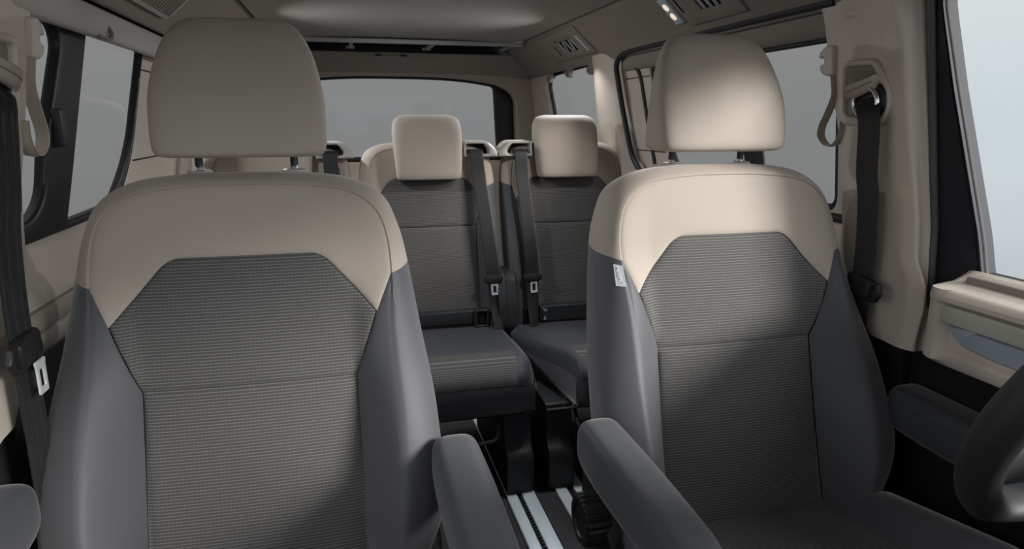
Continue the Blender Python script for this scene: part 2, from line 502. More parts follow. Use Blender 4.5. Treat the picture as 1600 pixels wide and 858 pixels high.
def front_seat():
    root = thing('front_seat', 'beige and charcoal front seat nearest the camera, in front of the left side windows', 'seat', (-.444, 1.10, 0), 'front seats')
    FRONT.build(root, (M['beige'], M['dark'], M['weave'], M['charcoal']))
    yf = lambda z: FRONT.y0 + (z - FRONT.z0) * FRONT.slope
    # headrest
    secs = [(1.089, .108, .010, .084, 4), (1.0905, .124, .000, .092, 5), (1.096, .1335, -.010, .096, 6.5), (1.112, .1375, -.016, .092, 6.5), (1.15, .139, -.019, .076, 5.5), (1.19, .138, -.018, .062, 4.8),
            (1.23, .131, -.012, .054, 4.2), (1.265, .121, -.004, .052, 3.8), (1.292, .108, .004, .050, 3.5), (1.308, .094, .012, .048, 3.2), (1.316, .078, .018, .045, 3), (1.3195, .055, .026, .040, 2.6)]
    mb = MB(); pillow(mb, smooth_secs(secs, 60), yf, n=72)
    h = mb.build('headrest', M['beige'], root, angle=60)
    # piping along the sides of the headrest
    for sx in (-.079, .079):
        y0 = yf(1.06) + .080; y1 = yf(1.11) + .066
        mb = MB(); tube(mb, [(sx, y0 - .008, 1.02), (sx, y0, 1.06), (sx, y1, 1.105)], .0068, 14)
        p = mb.build('headrest_post', M['black'], root)
        mb = MB(); tube(mb, [(sx, y0 - .001, 1.050), (sx, y0 - .001, 1.064), (sx, y0 - .001, 1.066)], [.021, .021, .017], 24)
        mb.build('collar', M['greige'], p)
        mb = MB(); tube(mb, [(sx, y0, 1.064), (sx, y0 + .0015, 1.070)], .0085, 16); mb.build('collar_ring', M['chrome'], p)
    # cushion: y from -0.08 (rear) to -0.60 (front edge)
    def cz(y):  # centre height
        return float(np.interp(-y, [0.02, .10, .25, .40, .50, .56, .60], [.385, .395, .425, .455, .455, .43, .38]))
    ys = [.02, -.04, -.10, -.16, -.22, -.28, -.34, -.40, -.46, -.51, -.55, -.58, -.60]
    def crow(y, xs, lift=0):
        w = .265 if y > -.5 else .265 - .02 * (-.5 - y) / .1
        out = []
        for x in xs:
            a = abs(x) / .165
            hgt = cz(y) + lift
            if abs(x) > .165: hgt += .052 * math.sin(min(1, (abs(x) - .165) / .065) * math.pi / 2) * min(1, max(0.15, (.04 - y) / .2)) * (1 if y > -.5 else max(.2, (y + .62) / .12))
            out.append((x, y, hgt))
        return out
    xs_mid = np.linspace(-.165, .165, 25)
    mb = MB(); grid(mb, [crow(y, xs_mid) for y in ys]); mb.build('cushion_insert', M['weave_top'], root)
    for sg in (1, -1):
        rows = []
        for y in ys:
            r = crow(y, [sg * x for x in np.linspace(.165, .232, 9)])
            zt = r[-1][2]; ed = 1 if y > -.5 else max(.3, (y + .66) / .16)
            r += [(sg * (.232 + .04 * math.sin(a)), y, zt - .04 + .04 * math.cos(a)) for a in np.linspace(.2, math.pi / 2, 6)]
            r += [(sg * .275, y, zt - .08), (sg * .268, y, .27), (sg * .24, y, .25)]
            rows.append(r)
        mb = MB(); grid(mb, rows); mb.build('cushion_bolster', M['dark'], root, angle=60)
    mb = MB()
    fr = [crow(-.60, np.linspace(-.23, .23, 24))]
    fr += [[(x, -.60 - .02 * math.sin(k * math.pi / 4), .36 - .1 * k / 3) for x in np.linspace(-.25, .25, 24)] for k in range(4)]
    grid(mb, fr); mb.build('cushion_front', M['dark'], root)
    # plinth
    mb = MB(); rbox(mb, (-.225, -.50, .02), (.225, .02, .27), .03); rbox(mb, (-.24, -.52, 0), (.24, .04, .05), .015)
    mb.build('plinth', M['black'], root)
    for sg in (1, -1):
        prof = round_poly([(-.02, .26), (.07, .30), (.06, .52), (.02, .53), (-.10, .38), (-.40, .33), (-.42, .25)], .03)
        mb = MB(); sheet(mb, prof, lambda y, z, d, sg=sg: (sg * (.298 - edge_round(d, .012)), y, z), .03, back=lambda y, z, sg=sg: (sg * .272, y, z))
        mb.build('side_cover', M['black'], root)
    # armrests
    for sg in (1, -1):
        rows = []
        st = [(.000, .026, .024, .606), (-.004, .034, .036, .604), (-.016, .039, .043, .602), (-.05, .041, .046, .599), (-.14, .042, .047, .597), (-.24, .041, .044, .597), (-.33, .039, .038, .598), (-.365, .035, .031, .599), (-.380, .026, .021, .600), (-.385, .012, .010, .600)]
        for y, hw, hh, zc in smooth_secs(st, 34):
            row = []
            for k in range(40):
                a = 2 * math.pi * k / 40; p = 2 / 3.4
                row.append(((.318 if sg > 0 else -.328) + hw * math.copysign(abs(math.cos(a)) ** p, math.cos(a)), -.085 + y, zc + hh * math.copysign(abs(math.sin(a)) ** p, math.sin(a))))
            rows.append(row)
        mb = MB(); grid(mb, rows, closed_u=True, cap=True); mb.build('armrest', M['slate'], root, angle=60)
    return root

seatL = front_seat()
seatR = dup(seatL, (.455, 1.10, 0), 'beige and charcoal front seat on the right, behind the steering wheel')
# airbag tag and adjusting wheel: only on the right-hand seat
def seat_side_extras(root):
    o = FRONT
    # tag on the inner side seam
    pts = []
    t0, t1 = o.tz(o.ridge, .883), o.tz(o.ridge, .846)
    def sp(t, q):   # q: how far along from the ridge to the outer contour
        r, u = catmull(o.ridge, t), catmull(o.outer, t)
        ph = q * math.pi / 2; a, c = math.sin(ph) ** 1.2, math.cos(ph) ** 1.2
        xz = r[:2] + (u[:2] - r[:2]) * a; d = u[2] + (r[2] - u[2]) * c
        return np.array(o.P(xz[0], xz[1], d))
    a, b = sp(t0, .06), sp(t1, .06); c2, d2 = sp(t0, .34), sp(t1, .34)
    n = np.cross(b - a, c2 - a); n /= np.linalg.norm(n)
    if n[0] > 0: n = -n
    q = lambda u, v, h: (a + (b - a) * u + (c2 - a) * v * (1 - u) + (d2 - b) * v * u) + n * h
    mb = MB(); grid(mb, [[q(u, v, .0022) for v in np.linspace(0, 1, 6)] for u in np.linspace(0, 1, 8)])
    grid(mb, [[q(u, 0, 0), q(u, 0, .0022)] for u in np.linspace(0, 1, 8)]); grid(mb, [[q(u, 1, 0), q(u, 1, .0022)] for u in np.linspace(0, 1, 8)])
    tg = mb.build('airbag_tag', M['tag'], root); tg['label'] = 'small pale grey sewn-in tag lettered AIRBAG'
    ex = (b - a) / np.linalg.norm(b - a); ey = np.cross(n, ex)
    cc = q(.5, .5, .0028)
    pl = Matrix(((ex[0], ey[0], n[0], cc[0]), (ex[1], ey[1], n[1], cc[1]), (ex[2], ey[2], n[2], cc[2]), (0, 0, 0, 1)))
    mb = MB(); text_mesh(mb, 'AIRBAG', .0105, pl); mb.build('lettering', M['white'], tg, smooth=False)
    # ribbed adjusting wheel
    mb = MB(); rows = []
    c = Vector((-.315, -.03, .405))
    for x, r in ((.03, .046), (.0, .050), (-.016, .049), (-.020, .044), (-.020, .034), (-.016, .031), (-.016, .004)):
        rows.append([(c.x + x, c.y + (r + (.0016 * math.cos(24 * a) if r > .045 else 0)) * math.cos(a), c.z + (r + (.0016 * math.cos(24 * a) if r > .045 else 0)) * math.sin(a)) for a in np.linspace(0, 2 * math.pi, 144, endpoint=False)])
    grid(mb, rows, closed_u=True, cap=True); mb.build('adjusting_wheel', M['black'], root)
seat_side_extras(seatR)

REAR = SeatBack(
    y0=0.0, z0=1.0, slope=0.2,
    ridge=[(.195, .40, .030), (.200, .52, .034), (.205, .66, .030), (.203, .78, .016), (.208, .88, .003), (.206, .965, .001), (.190, 1.018, 0), (.15, 1.044, 0), (.08, 1.053, 0), (0, 1.054, 0)],
    outer=[(.235, .39, 0), (.246, .52, 0), (.250, .66, -.012), (.250, .78, -.025), (.249, .88, -.035), (.243, .97, -.035), (.222, 1.035, -.034), (.172, 1.064, -.03), (.09, 1.074, -.03), (0, 1.075, -.03)],
    back=[(.20, .39, -.07), (.215, .52, -.08), (.225, .66, -.085), (.228, .78, -.09), (.228, .88, -.09), (.222, .965, -.09), (.200, 1.022, -.085), (.155, 1.05, -.075), (.08, 1.06, -.07), (0, 1.06, -.07)],
    xi=.165, insert=[(.150, .928), (.125, .947)], corner=(.196, .865), seam=.775, zb=(.915, .93, .945))

def rear_seat(side, loc, label, flap):
    """side: +1 belt guide on the image-right shoulder, -1 on the left one"""
    root = thing('rear_seat', label, 'seat', loc, 'second row seats')
    REAR.build(root, (M['beige'], M['dark'], M['weave'], M['charcoal']), sp=.014)
    yf = lambda z: REAR.y0 + (z - REAR.z0) * REAR.slope
    secs = [(.944, .096, -.046, .006, 3), (.9455, .106, -.056, .014, 4), (.951, .112, -.064, .020, 4.6), (.975, .1155, -.070, .026, 4.6), (1.04, .1205, -.070, .028, 4.4), (1.10, .1225, -.063, .027, 4.2), (1.135, .120, -.056, .024, 3.8), (1.154, .112, -.048, .018, 3.4), (1.164, .098, -.038, .010, 3.0), (1.169, .076, -.026, .0, 2.6)]
    mb = MB(); pillow(mb, smooth_secs(secs, 46), yf, n=60)
    mb.build('headrest', M['beige'], root, angle=60)
    for sx in (-.05, .05):
        mb = MB(); tube(mb, [(sx, .03, 1.02), (sx, .02, 1.09)], .006, 12); mb.build('headrest_post', M['black'], root)
    # belt guide: moulded cap on one shoulder with a slot
    out = round_poly([(.128, 1.020), (.128, 1.078), (.218, 1.078), (.252, 1.045), (.256, 1.020)], [.004, .012, .02, .015, .004])
    hole = round_poly([(.140, 1.032), (.140, 1.066), (.205, 1.066), (.222, 1.046), (.222, 1.032)], .006)
    f = lambda u, v, d: (side * u, yf(v) - .026 + edge_round(d, .010), v)
    mb = MB(); sheet(mb, out, f, .010, holes=[hole], back=lambda u, v: (side * u, yf(v) + .075, v))
    g = mb.build('belt_guide', M['greige'], root, angle=50); g['label'] = 'pale moulded belt guide with a dark slot'
    mb = MB(); sheet(mb, round_poly([(.139, 1.031), (.139, 1.067), (.206, 1.067), (.224, 1.046), (.224, 1.031)], .006), lambda u, v, d: (side * u, yf(v) + .012, v), .02, back=lambda u, v: (side * u, yf(v) + .02, v))
    mb.build('slot', M['black_dull'], g)
    # lower panel of the backrest with anchor openings
    mb = MB()
    rbox(mb, (-.20, -.135, .425), (.215, -.09, .480), .008); mb.build('anchor_panel', M['charcoal'], root)
    for sx in ((.165, -.165) if not flap else (-.165, .165)):
        fr_o = round_poly([(sx - .028, .415), (sx + .028, .415), (sx + .028, .482), (sx - .028, .482)], .006)
        fr_i = round_poly([(sx - .018, .424), (sx + .018, .424), (sx + .018, .474), (sx - .018, .474)], .004)
        mb = MB(); sheet(mb, fr_o, lambda u, v, d: (u, -.147 + edge_round(d, .003), v), .01, holes=[fr_i], back=lambda u, v: (u, -.125, v))
        a = mb.build('anchor_frame', M['belt_grey'], root, angle=50)
        mb = MB(); rbox(mb, (sx - .019, -.138, .423), (sx + .019, -.134, .475), .001); mb.build('opening', M['black_dull'], a)
    if flap:
        mb = MB(); sheet(mb, round_poly([(-.135, .420), (.115, .420), (.115, .482), (-.135, .482)], .006), lambda u, v, d: (u, -.150 + edge_round(d, .003), v), .02, back=lambda u, v: (u, -.13, v))
        fl = mb.build('anchor_flap', M['charcoal'], root, angle=50)
        # two small printed pictograms: a child seat with a strap, and a bottle-like tether mark
        mb = MB(); y = -.1512
        def pr(poly): sheet(mb, poly, lambda u, v, d: (u, y, v), .01, back=lambda u, v: (u, y + .0006, v), rings=())
        pr([(-.124, .474), (-.119, .475), (-.112, .464), (-.117, .462)]); pr([(-.111, .473), (-.107, .472), (-.108, .462), (-.112, .460)])
        pr([(-.121, .429), (-.109, .429), (-.111, .437), (-.114, .444), (-.117, .444), (-.118, .437)])
        mb.build('pictogram', M['dark_print'], fl, smooth=False)
    # cushion; the outer front corner is cut back in plan
    tap = .12 if flap else .0
    def tx(x, y):
        if tap and x < -.06:
            k = min(1, max(0, (-y - .16) / .42)); k = k * k * (3 - 2 * k)
            x += tap * k * (-x - .06) / .20
        if x > .06 or (x < -.06 and not tap):
            k = max(0, (-y - .47) / .13); x *= 1 - .10 * k * k
        return x
    hw = .262
    def prof(y):   # height of the top at y (negative = towards the front)
        return float(np.interp(-y, [.10, .25, .40, .50, .55, .585], [.415, .420, .432, .434, .425, .395]))
    ys = [-.10, -.18, -.26, -.34, -.41, -.46, -.50, -.53, -.555, -.575, -.585]
    rows = []
    for y in ys:
        z = prof(y); edge = .02 if y > -.5 else .02
        xs = np.linspace(-.20, .20, 25)
        rows.append([(x, y, z) for x in xs])
    TX = lambda rows: [[(tx(p[0], p[1]), p[1], p[2]) for p in r] for r in rows]
    k = ys.index(-.46)
    mb = MB(); grid(mb, TX(rows[:k + 1])); mb.build('cushion_top', M['slate'], root)
    front = rows[k:] + [[(x, -.594, z) for x in np.linspace(-.20, .20, 25)] for z in (.38, .365)]
    mb = MB(); grid(mb, TX(front)); mb.build('cushion_front_band', M['weave'], root)
    for sg in (1, -1):
        rr = []
        for y in ys + [-.594, -.596]:
            z = prof(y) if y > -.59 else (.38 if y > -.595 else .365)
            r = [(sg * .20, y, z)] + [(sg * (.20 + .055 * math.sin(a)), y + (0.012 * (1 - math.cos(a)) if y > -.55 else .03 * (1 - math.cos(a))), z + .006 * math.sin(2 * a) - .06 * (1 - math.cos(a))) for a in np.linspace(.15, math.pi / 2, 8)]
            r += [(sg * hw, y + (.012 if y > -.55 else .03), min(z - .06, .35)), (sg * .258, y + (.012 if y > -.55 else .03), .33)]
            rr.append(r)
        mb = MB(); grid(mb, TX(rr)); mb.build('cushion_side', M['slate'], root, angle=60)
    # lower skirt of the cushion
    sk = []
    for z, e in ((.366, 0), (.34, .004), (.30, .002), (.275, -.01), (.265, -.03)):
        sk.append([(x + 0, -.596 - e + .5 * max(0, abs(x) - .19) ** 1.4, z) for x in np.linspace(-.26, .26, 41)])
    for sg in (1, -1): pass
    mb = MB(); grid(mb, TX(sk))
    for sg in (1, -1):
        side_rows = [[(sg * (.26 + e), y, z) for y in np.linspace(-.596 + .5 * .07 ** 1.4, -.08, 14)] for z, e in ((.366, 0), (.34, .004), (.30, .002), (.275, -.01), (.265, -.03))]
        grid(mb, TX(side_rows))
    grid(mb, [[(x, -.57, .265), (x, -.08, .265)] for x in np.linspace(-.23, .23, 5)])
    mb.build('cushion_skirt', M['dark'], root, angle=60)
    # legs on the floor tracks
    for sg in (1, -1):
        mb = MB()
        x0 = sg * .190
        prf = round_poly([(-.60, .0), (-.605, .13), (-.57, .158), (-.555, .275), (-.12, .30), (-.10, .0)], [.006, .02, .02, .01, .01, .01])
        sheet(mb, prf, lambda y, z, d: (x0 + .045 - edge_round(d, .01), y, z + .004), .04, back=lambda y, z: (x0 - .042, y, z + .004))
        mb.build('leg', M['charcoal'], root, angle=50)
    mb = MB(); rbox(mb, (-.15, -.50, .225), (.15, -.12, .268), .01); mb.build('seat_pan', M['black_dull'], root)
    mb = MB(); tube(mb, [tuple(p) for p in spline([(-.125, -.50, .262), (-.13, -.56, .23), (-.125, -.585, .205), (-.09, -.60, .195), (0, -.60, .193), (.09, -.60, .195), (.118, -.595, .207), (.126, -.57, .235), (.125, -.50, .262)], 60)], .0065, 12)
    mb.build('release_bar', M['charcoal'], root)
    # hinge cover between the seats
    mb = MB()
    hp = round_poly([(-.09, .36), (-.17, .40), (-.165, .50), (-.125, .60), (-.06, .63), (-.02, .60), (-.02, .38)], .03)
    sheet(mb, hp, lambda y, z, d: (side * (.262 - edge_round(d, .012)), y, z), .02, back=lambda y, z: (side * .225, y, z))
    mb.build('hinge_cover', M['charcoal'], root, angle=50)
    return root

Y2 = 2.42
rear_seat(1, (.012, Y2, 0), 'rear seat in the middle of the second row, seen between the two front seats', False)
rear_seat(-1, (.527, Y2, 0), 'rear seat half hidden behind the right front seat, with small pictograms on its base', True)
rear_seat(1, (-.503, Y2, 0), 'rear seat almost wholly hidden behind the left front seat, only its shoulder showing', False)

# ------------------------------------------------------------------ seat belts
def latch(mb, c, ex, ez, w=.026, h=.046):
    c, ex, ez = np.array(c), np.array(ex, float), np.array(ez, float)
    ey = np.cross(ez, ex)
    o = round_poly([(-w * .62, .5 * h), (w * .62, .5 * h), (w * .5, .3 * h), (w * .5, -.5 * h), (-w * .5, -.5 * h), (-w * .5, .3 * h)], .004)
    i = round_poly([(-w * .24, .22 * h), (w * .24, .22 * h), (w * .24, -.3 * h), (-w * .24, -.3 * h)], .002)
    f = lambda u, v, d: tuple(c + ex * u + ez * v - ey * (.0016 - edge_round(d, .0008)))
    sheet(mb, o, f, .006, holes=[i], rings=(.0008,), back=lambda u, v: tuple(c + ex * u + ez * v + ey * .0012))
    return mb

def yr(z): return Y2 + (z - 1.0) * .2
def rear_belt(label, xs, slot_x, stop, low):
    root = thing('seat_belt', label, 'seat belt', (slot_x, Y2 - .06, 1.03), 'seat belts')
    off = Vector(root.location)
    def loc(p): return tuple(np.array(p) - np.array(off))
    path = [loc(p) for p in [(slot_x, yr(1.05) + .004, 1.046), (slot_x + .001, yr(1.044) - .020, 1.046), (slot_x + .003, yr(1.03) - .034, 1.030)] + xs]
    mb = MB(); strap(mb, path, (1, 0, 0), .049, .0030, n=90, ribs=3); w = mb.build('webbing', M['webbing'], root, angle=60)
    s = loc(stop)
    mb = MB(); rows = []
    for z, hw, ht in ((.011, .030, .006), (.009, .034, .009), (0, .036, .011), (-.010, .033, .010), (-.016, .026, .007)):
        rows.append([(s[0] + hw * math.copysign(abs(math.cos(a)) ** .5, math.cos(a)), s[1] - .004 + ht * math.copysign(abs(math.sin(a)) ** .7, math.sin(a)), s[2] + z) for a in np.linspace(0, 2 * math.pi, 32, endpoint=False)])
    grid(mb, rows, closed_u=True, cap=True); st = mb.build('tongue_holder', M['belt_grey'], root)
    mb = MB(); latch(mb, (s[0] + .003, s[1] - .010, s[2] - .036), (1, 0, .05), (0, .2, 1)); mb.build('latch_plate', M['latch_metal'], root)
    lp = [loc(p) for p in low]
    mb = MB(); strap(mb, lp, [(1, 0, 0), (1, .15, 0), (1, .5, 0), (1, 1.0, 0)], [.046, .044, .036, .024], n=40); mb.build('lap_webbing', M['webbing'], root, angle=60)
    return root
def on(x, z, f=.032): return (x, yr(z) - f, z)
rear_belt('black seat belt with silver tongue hanging down the middle rear seat', [on(.190, .95, .034), on(.205, .80, .046), on(.216, .68, .050), on(.222, .60, .050)], .181, on(.222, .592, .048), [on(.222, .592, .048), on(.226, .50, .050), on(.230, .43, .07), on(.232, .385, .10)])
rear_belt('paler lit seat belt with silver tongue on the right rear seat', [on(.352, .95, .034), on(.360, .80, .046), on(.366, .68, .050), on(.369, .60, .050)], .348, on(.369, .592, .048), [on(.369, .592, .048), on(.366, .50, .050), on(.362, .43, .07), on(.36, .385, .10)])
r3 = thing('seat_belt', 'short stretch of black belt leaving the guide of the hidden left rear seat', 'seat belt', (-.325, Y2 - .06, 1.03), 'seat belts')
mb = MB(); strap(mb, [tuple(np.array(p) - np.array((-.325, Y2 - .06, 1.03))) for p in [(-.328, yr(1.05) + .004, 1.046), (-.328, yr(1.044) - .020, 1.046), on(-.326, 1.03, .034), on(-.322, .95, .034), on(-.31, .80, .046), on(-.30, .62, .05), on(-.29, .45, .08)]], (1, 0, 0), .049, n=80)
mb.build('webbing', M['webbing'], r3, angle=60)

# ------------------------------------------------------------------ side walls
def wx(side, z, off):
    return side * ((.82 - off) - .1 * max(0.0, z - .95))
def W(side, off, r=0.0):
    return lambda y, z, d=9: (wx(side, z, off - (edge_round(d, r) if r else 0)), y, z)
def wplate(mb, side, poly, off, thick, holes=(), r=.0, sp=.04, bsp=.02, rings=None):
    rings = rings if rings is not None else ((r * .12, r * .45, r) if r else ())
    return sheet(mb, poly, W(side, off, r), sp, holes=holes, rings=rings, back=lambda y, z: (wx(side, z, off - thick), y, z), bsp=bsp)

gR_front = round_poly([(-.35, .885), (.930, .885), (1.020, 1.205), (1.050, 1.372), (-.05, 1.372)], [.02, .012, .1, .03, .03])
gR_slide = round_poly([(1.295, .955), (2.03, .955), (2.10, 1.06), (2.215, 1.322), (1.30, 1.324)], [.03, .05, .1, .015, .03])
gR_quart = round_poly([(2.69, .95), (3.31, .95), (3.36, 1.17), (3.42, 1.335), (3.34, 1.372), (2.72, 1.385)], [.03, .05, .1, .04, .03, .03])
gL_front = gR_front
gW_left = round_poly([(-.35, .70), (.885, .70), (.930, 1.205), (.940, 1.372), (-.05, 1.372)], [.02, .012, .1, .03, .03])  # unseen left door window, sill lowered to admit more light
gL_sash = round_poly([(1.02, .984), (1.285, .984), (1.338, 1.02), (1.355, 1.12), (1.392, 1.20), (1.43, 1.285), (1.412, 1.316), (1.02, 1.316)], [.02, .03, .03, .1, .03, .02, .02, .02])
gL_slide = round_poly([(1.435, .962), (1.706, .966), (1.846, 1.07), (1.956, 1.322), (1.566, 1.322), (1.512, 1.17), (1.466, 1.04)], [.004, .035, .12, .012, .006, .1, .1])
gL_quart = gR_quart

hR_slide = round_poly([(1.20, .945), (2.12, .945), (2.20, 1.06), (2.36, 1.335), (1.20, 1.338)], [.03, .05, .1, .015, .03])
hR_quart = round_poly([(2.60, .94), (3.46, .94), (3.52, 1.17), (3.56, 1.345), (3.42, 1.392), (2.62, 1.395)], [.03, .05, .1, .04, .03, .03])
hL_door = round_poly([(.98, .953), (1.76, .953), (1.93, 1.06), (2.04, 1.335), (.98, 1.335)], [.02, .05, .1, .012, .02])
shell = [(-.45, -.25), (3.80, -.25), (3.80, 1.0), (3.74, 1.40), (3.6, 1.46), (-.05, 1.46), (-.55, .95)]
for side, nm, hs in ((1, 'wall_right', [gR_front, hR_slide, hR_quart]), (-1, 'wall_left', [gW_left, hL_door, hR_quart])):
    mb = MB(); wplate(mb, side, shell, 0.004, .022, hs, sp=.15, bsp=.03)
    struct(mb.build(nm, M['black_dull'], angle=30))
k = 0
for side, g, mt, po in ((1, gR_front, 'glass_clear', -.004), (1, gR_slide, 'glass_tint', .010), (1, gR_quart, 'glass_tint', .016), (-1, gW_left, 'glass_clear', -.004), (-1, gL_sash, 'glass_tint', .012), (-1, gL_slide, 'glass_tint', .012), (-1, gL_quart, 'glass_tint', .016)):
    k += 1; mb = MB()
    sheet(mb, g, lambda y, z, d: (wx(side, z, po), y, z), .2, rings=(), bsp=.03)
    struct(mb.build('window_%d' % k, M[mt], smooth=False))

def wseam(path, side, off, r, n=40):
    return [tuple((wx(side, p[1], off), p[0], p[1])) for p in spline(path, n)]

# right: sliding door lining around its window
def grow(poly, c, g):
    P = np.array(poly); d = P - np.roll(P, 1, 0); out = []
    n = len(P)
    for i in range(n):
        a = P[i] - P[i - 1]; b = P[(i + 1) % n] - P[i]
        na = np.array((a[1], -a[0])) / max(np.hypot(*a), 1e-9); nb = np.array((b[1], -b[0])) / max(np.hypot(*b), 1e-9)
        v = na + nb; v /= max(np.hypot(*v), 1e-9)
        out.append(tuple(P[i] + v * g))
    return out
sgn = lambda poly: 1 if sum(poly[i - 1][0] * poly[i][1] - poly[i][0] * poly[i - 1][1] for i in range(len(poly))) > 0 else -1
G = lambda poly, g: grow(poly, None, g * sgn(poly))

mb = MB(); wplate(mb, 1, round_poly([(1.24, .70), (2.30, .70), (2.36, 1.0), (2.45, 1.345), (1.24, 1.345)], [.01, .05, .1, .03, .01]), .020, .018, [G(gR_slide, .010)], r=.008)
d2 = struct(mb.build('door_2', M['beige_plastic'], angle=50))
mb = MB(); wplate(mb, 1, G(gR_slide, .012), .012, .012, [G(gR_slide, -.006)], r=.004); mb.build('window_gasket', M['rubber'], d2, angle=50)
mb = MB(); tube(mb, wseam([(2.318, 1.335), (2.285, 1.30), (2.262, 1.22), (2.240, 1.135), (2.215, 1.05), (2.20, 1.0)], 1, .021, .006), .0085, 10); mb.build('rubber_strip', M['rubber'], d2)
mb = MB(); wplate(mb, 1, round_poly([(1.552, .95), (1.632, .95), (1.70, 1.33), (1.60, 1.33)], .004), .020, .008, r=.003); mb.build('sash_divider', M['black'], d2, angle=50)
for zz, a, b in ((1.300, 2.22, 2.44), (1.043, 2.12, 2.44)):
    mb = MB(); tube(mb, wseam([(a, zz), ((a + b) / 2, zz), (b, zz)], 1, .0195, .002), .0022, 6); mb.build('panel_joint', M['rubber'], d2)
mb = MB(); rows = []
for y in np.linspace(1.22, 2.42, 30):
    rows.append([(wx(1, z, o), y, z) for z, o in ((1.328, .006), (1.327, .022), (1.334, .030), (1.352, .036), (1.372, .036), (1.385, .030), (1.395, .015))])
grid(mb, rows); struct(mb.build('trim_1', M['trimliner'], angle=60))
# door aperture seal
mb = MB(); tube(mb, wseam([(2.22, .90), (2.262, .965), (2.330, 1.03), (2.385, 1.17), (2.42, 1.29), (2.430, 1.345), (2.40, 1.372), (2.33, 1.386), (2.15, 1.390), (1.8, 1.391), (1.5, 1.391), (1.26, 1.390)], 1, .052, .01, 90), .010, 10)
struct(mb.build('trim_2', M['rubber']))
# right: quarter panel lining and rear pillars
mb = MB(); wplate(mb, 1, [(2.42, .40), (3.74, .40), (3.74, 1.40), (2.44, 1.40), (2.425, 1.30), (2.37, 1.1), (2.33, 1.0), (2.24, .94)], .030, .03, [G(gR_quart, .012)], r=.012)
q2 = struct(mb.build('trim_3', M['beige_plastic'], angle=50))
mb = MB(); wplate(mb, 1, G(gR_quart, .013), .014, .014, [G(gR_quart, -.005)], r=.004); mb.build('window_gasket', M['rubber'], q2, angle=50)
mb = MB(); rows = []   # rounded C-pillar cover between the sliding door and the quarter window
for z in np.linspace(.92, 1.40, 18):
    y0 = float(np.interp(z, [.92, 1.0, 1.1, 1.3, 1.4], [2.30, 2.345, 2.385, 2.435, 2.45])); y1 = 2.685 + .03 * (z - 1)
    rows.append([(wx(1, z, .03 + .045 * math.sin(math.pi * u) ** .6), y0 + .012 + (y1 - y0 - .012) * u, z) for u in np.linspace(0, 1, 15)])
grid(mb, rows); struct(mb.build('trim_4', M['beige_plastic'], angle=60))
# right lower lining
mb = MB(); wplate(mb, 1, [(1.04, .0), (3.74, .0), (3.74, .735), (1.04, .735)], .030, .02, r=.006); struct(mb.build('trim_5', M['black_dull'], angle=50))
mb = MB(); wplate(mb, 1, [(1.15, .74), (2.42, .74), (2.42, .925), (1.15, .925)], .034, .014, r=.008); struct(mb.build('trim_6', M['beige_plastic'], angle=50))
mb = MB(); tube(mb, wseam([(1.16, .935), (1.7, .935), (2.25, .935)], 1, .024, .0), .010, 10); struct(mb.build('trim_7', M['rubber']))

# left: sliding door with a sliding window in a black frame
frameL = round_poly([(1.00, .942), (1.722, .945), (1.860, 1.06), (1.970, 1.336), (1.00, 1.336)], [.01, .04, .1, .02, .01])
mb = MB(); wplate(mb, -1, frameL, .022, .02, [gL_sash, gL_slide], r=.008, sp=.03, bsp=.01)
mb2 = struct(mb.build('door_3', M['black'], angle=50))
mb = MB(); wplate(mb, -1, round_poly([(1.00, .85), (2.30, .85), (2.34, 1.0), (2.47, 1.345), (1.00, 1.345)], [.01, .05, .1, .03, .01]), .016, .014, [G(frameL, -.006)], r=.006)
mb.build('lining', M['beige_plastic'], mb2, angle=50)
for zz, a, b in ((1.276, 1.955, 2.40), (1.052, 1.87, 2.36)):
    mb = MB(); tube(mb, wseam([(a, zz), ((a + b) / 2, zz), (b, zz)], -1, .0155, .002), .0024, 6); mb.build('panel_joint', M['rubber'], mb2)
mb = MB(); rbox(mb, (-.010, -.014, -.034), (.010, .014, .034), .005, mat=Matrix.Translation((wx(-1, 1.137, .026), 1.392, 1.137)))
lt = mb.build('sash_latch', M['charcoal'], mb2)
# ledge under the left window, seam lines, lower dark trim
mb = MB(); rows = []
for y in np.linspace(.98, 2.30, 20):
    rows.append([(-x, y, z) for x, z in ((.812, .952), (.802, .950), (.792, .940), (.786, .925), (.786, .905), (.776, .895), (.768, .88), (.764, .862), (.764, .858))])
grid(mb, rows); struct(mb.build('trim_8', M['beige_plastic'], angle=50))
mb = MB(); rows = []
for y in np.linspace(.98, 2.30, 20):
    rows.append([(-x, y, z) for x, z in ((.770, .8545), (.764, .852), (.762, .842), (.762, .822), (.766, .8175), (.772, .8165), (.766, .8145), (.763, .811), (.765, .79), (.775, .775), (.80, .772))])
grid(mb, rows); struct(mb.build('trim_9', M['beige_smooth'], angle=50))
mb = MB(); wplate(mb, -1, [(1.03, .0), (3.74, .0), (3.74, .790), (1.03, .790)], .030, .02, r=.006); struct(mb.build('trim_10', M['black_dull'], angle=50))
mb = MB(); wplate(mb, -1, [(2.44, .40), (3.74, .40), (3.74, 1.40), (2.50, 1.40), (2.46, 1.30), (2.40, 1.1), (2.33, .94)], .030, .03, [G(gL_quart, .012)], r=.012)
struct(mb.build('trim_11', M['beige_plastic'], angle=50))
# left roof-side rail above the sliding window
mb = MB(); rows = []
for y in np.linspace(.30, 3.5, 50):
    rows.append([(-x, y, z) for x, z in ((.79, 1.335), (.765, 1.318), (.745, 1.308), (.735, 1.306), (.728, 1.312), (.724, 1.325), (.722, 1.345), (.7225, 1.358), (.727, 1.364), (.74, 1.366), (.76, 1.38))])
grid(mb, rows); struct(mb.build('trim_12', M['greige'], angle=60))

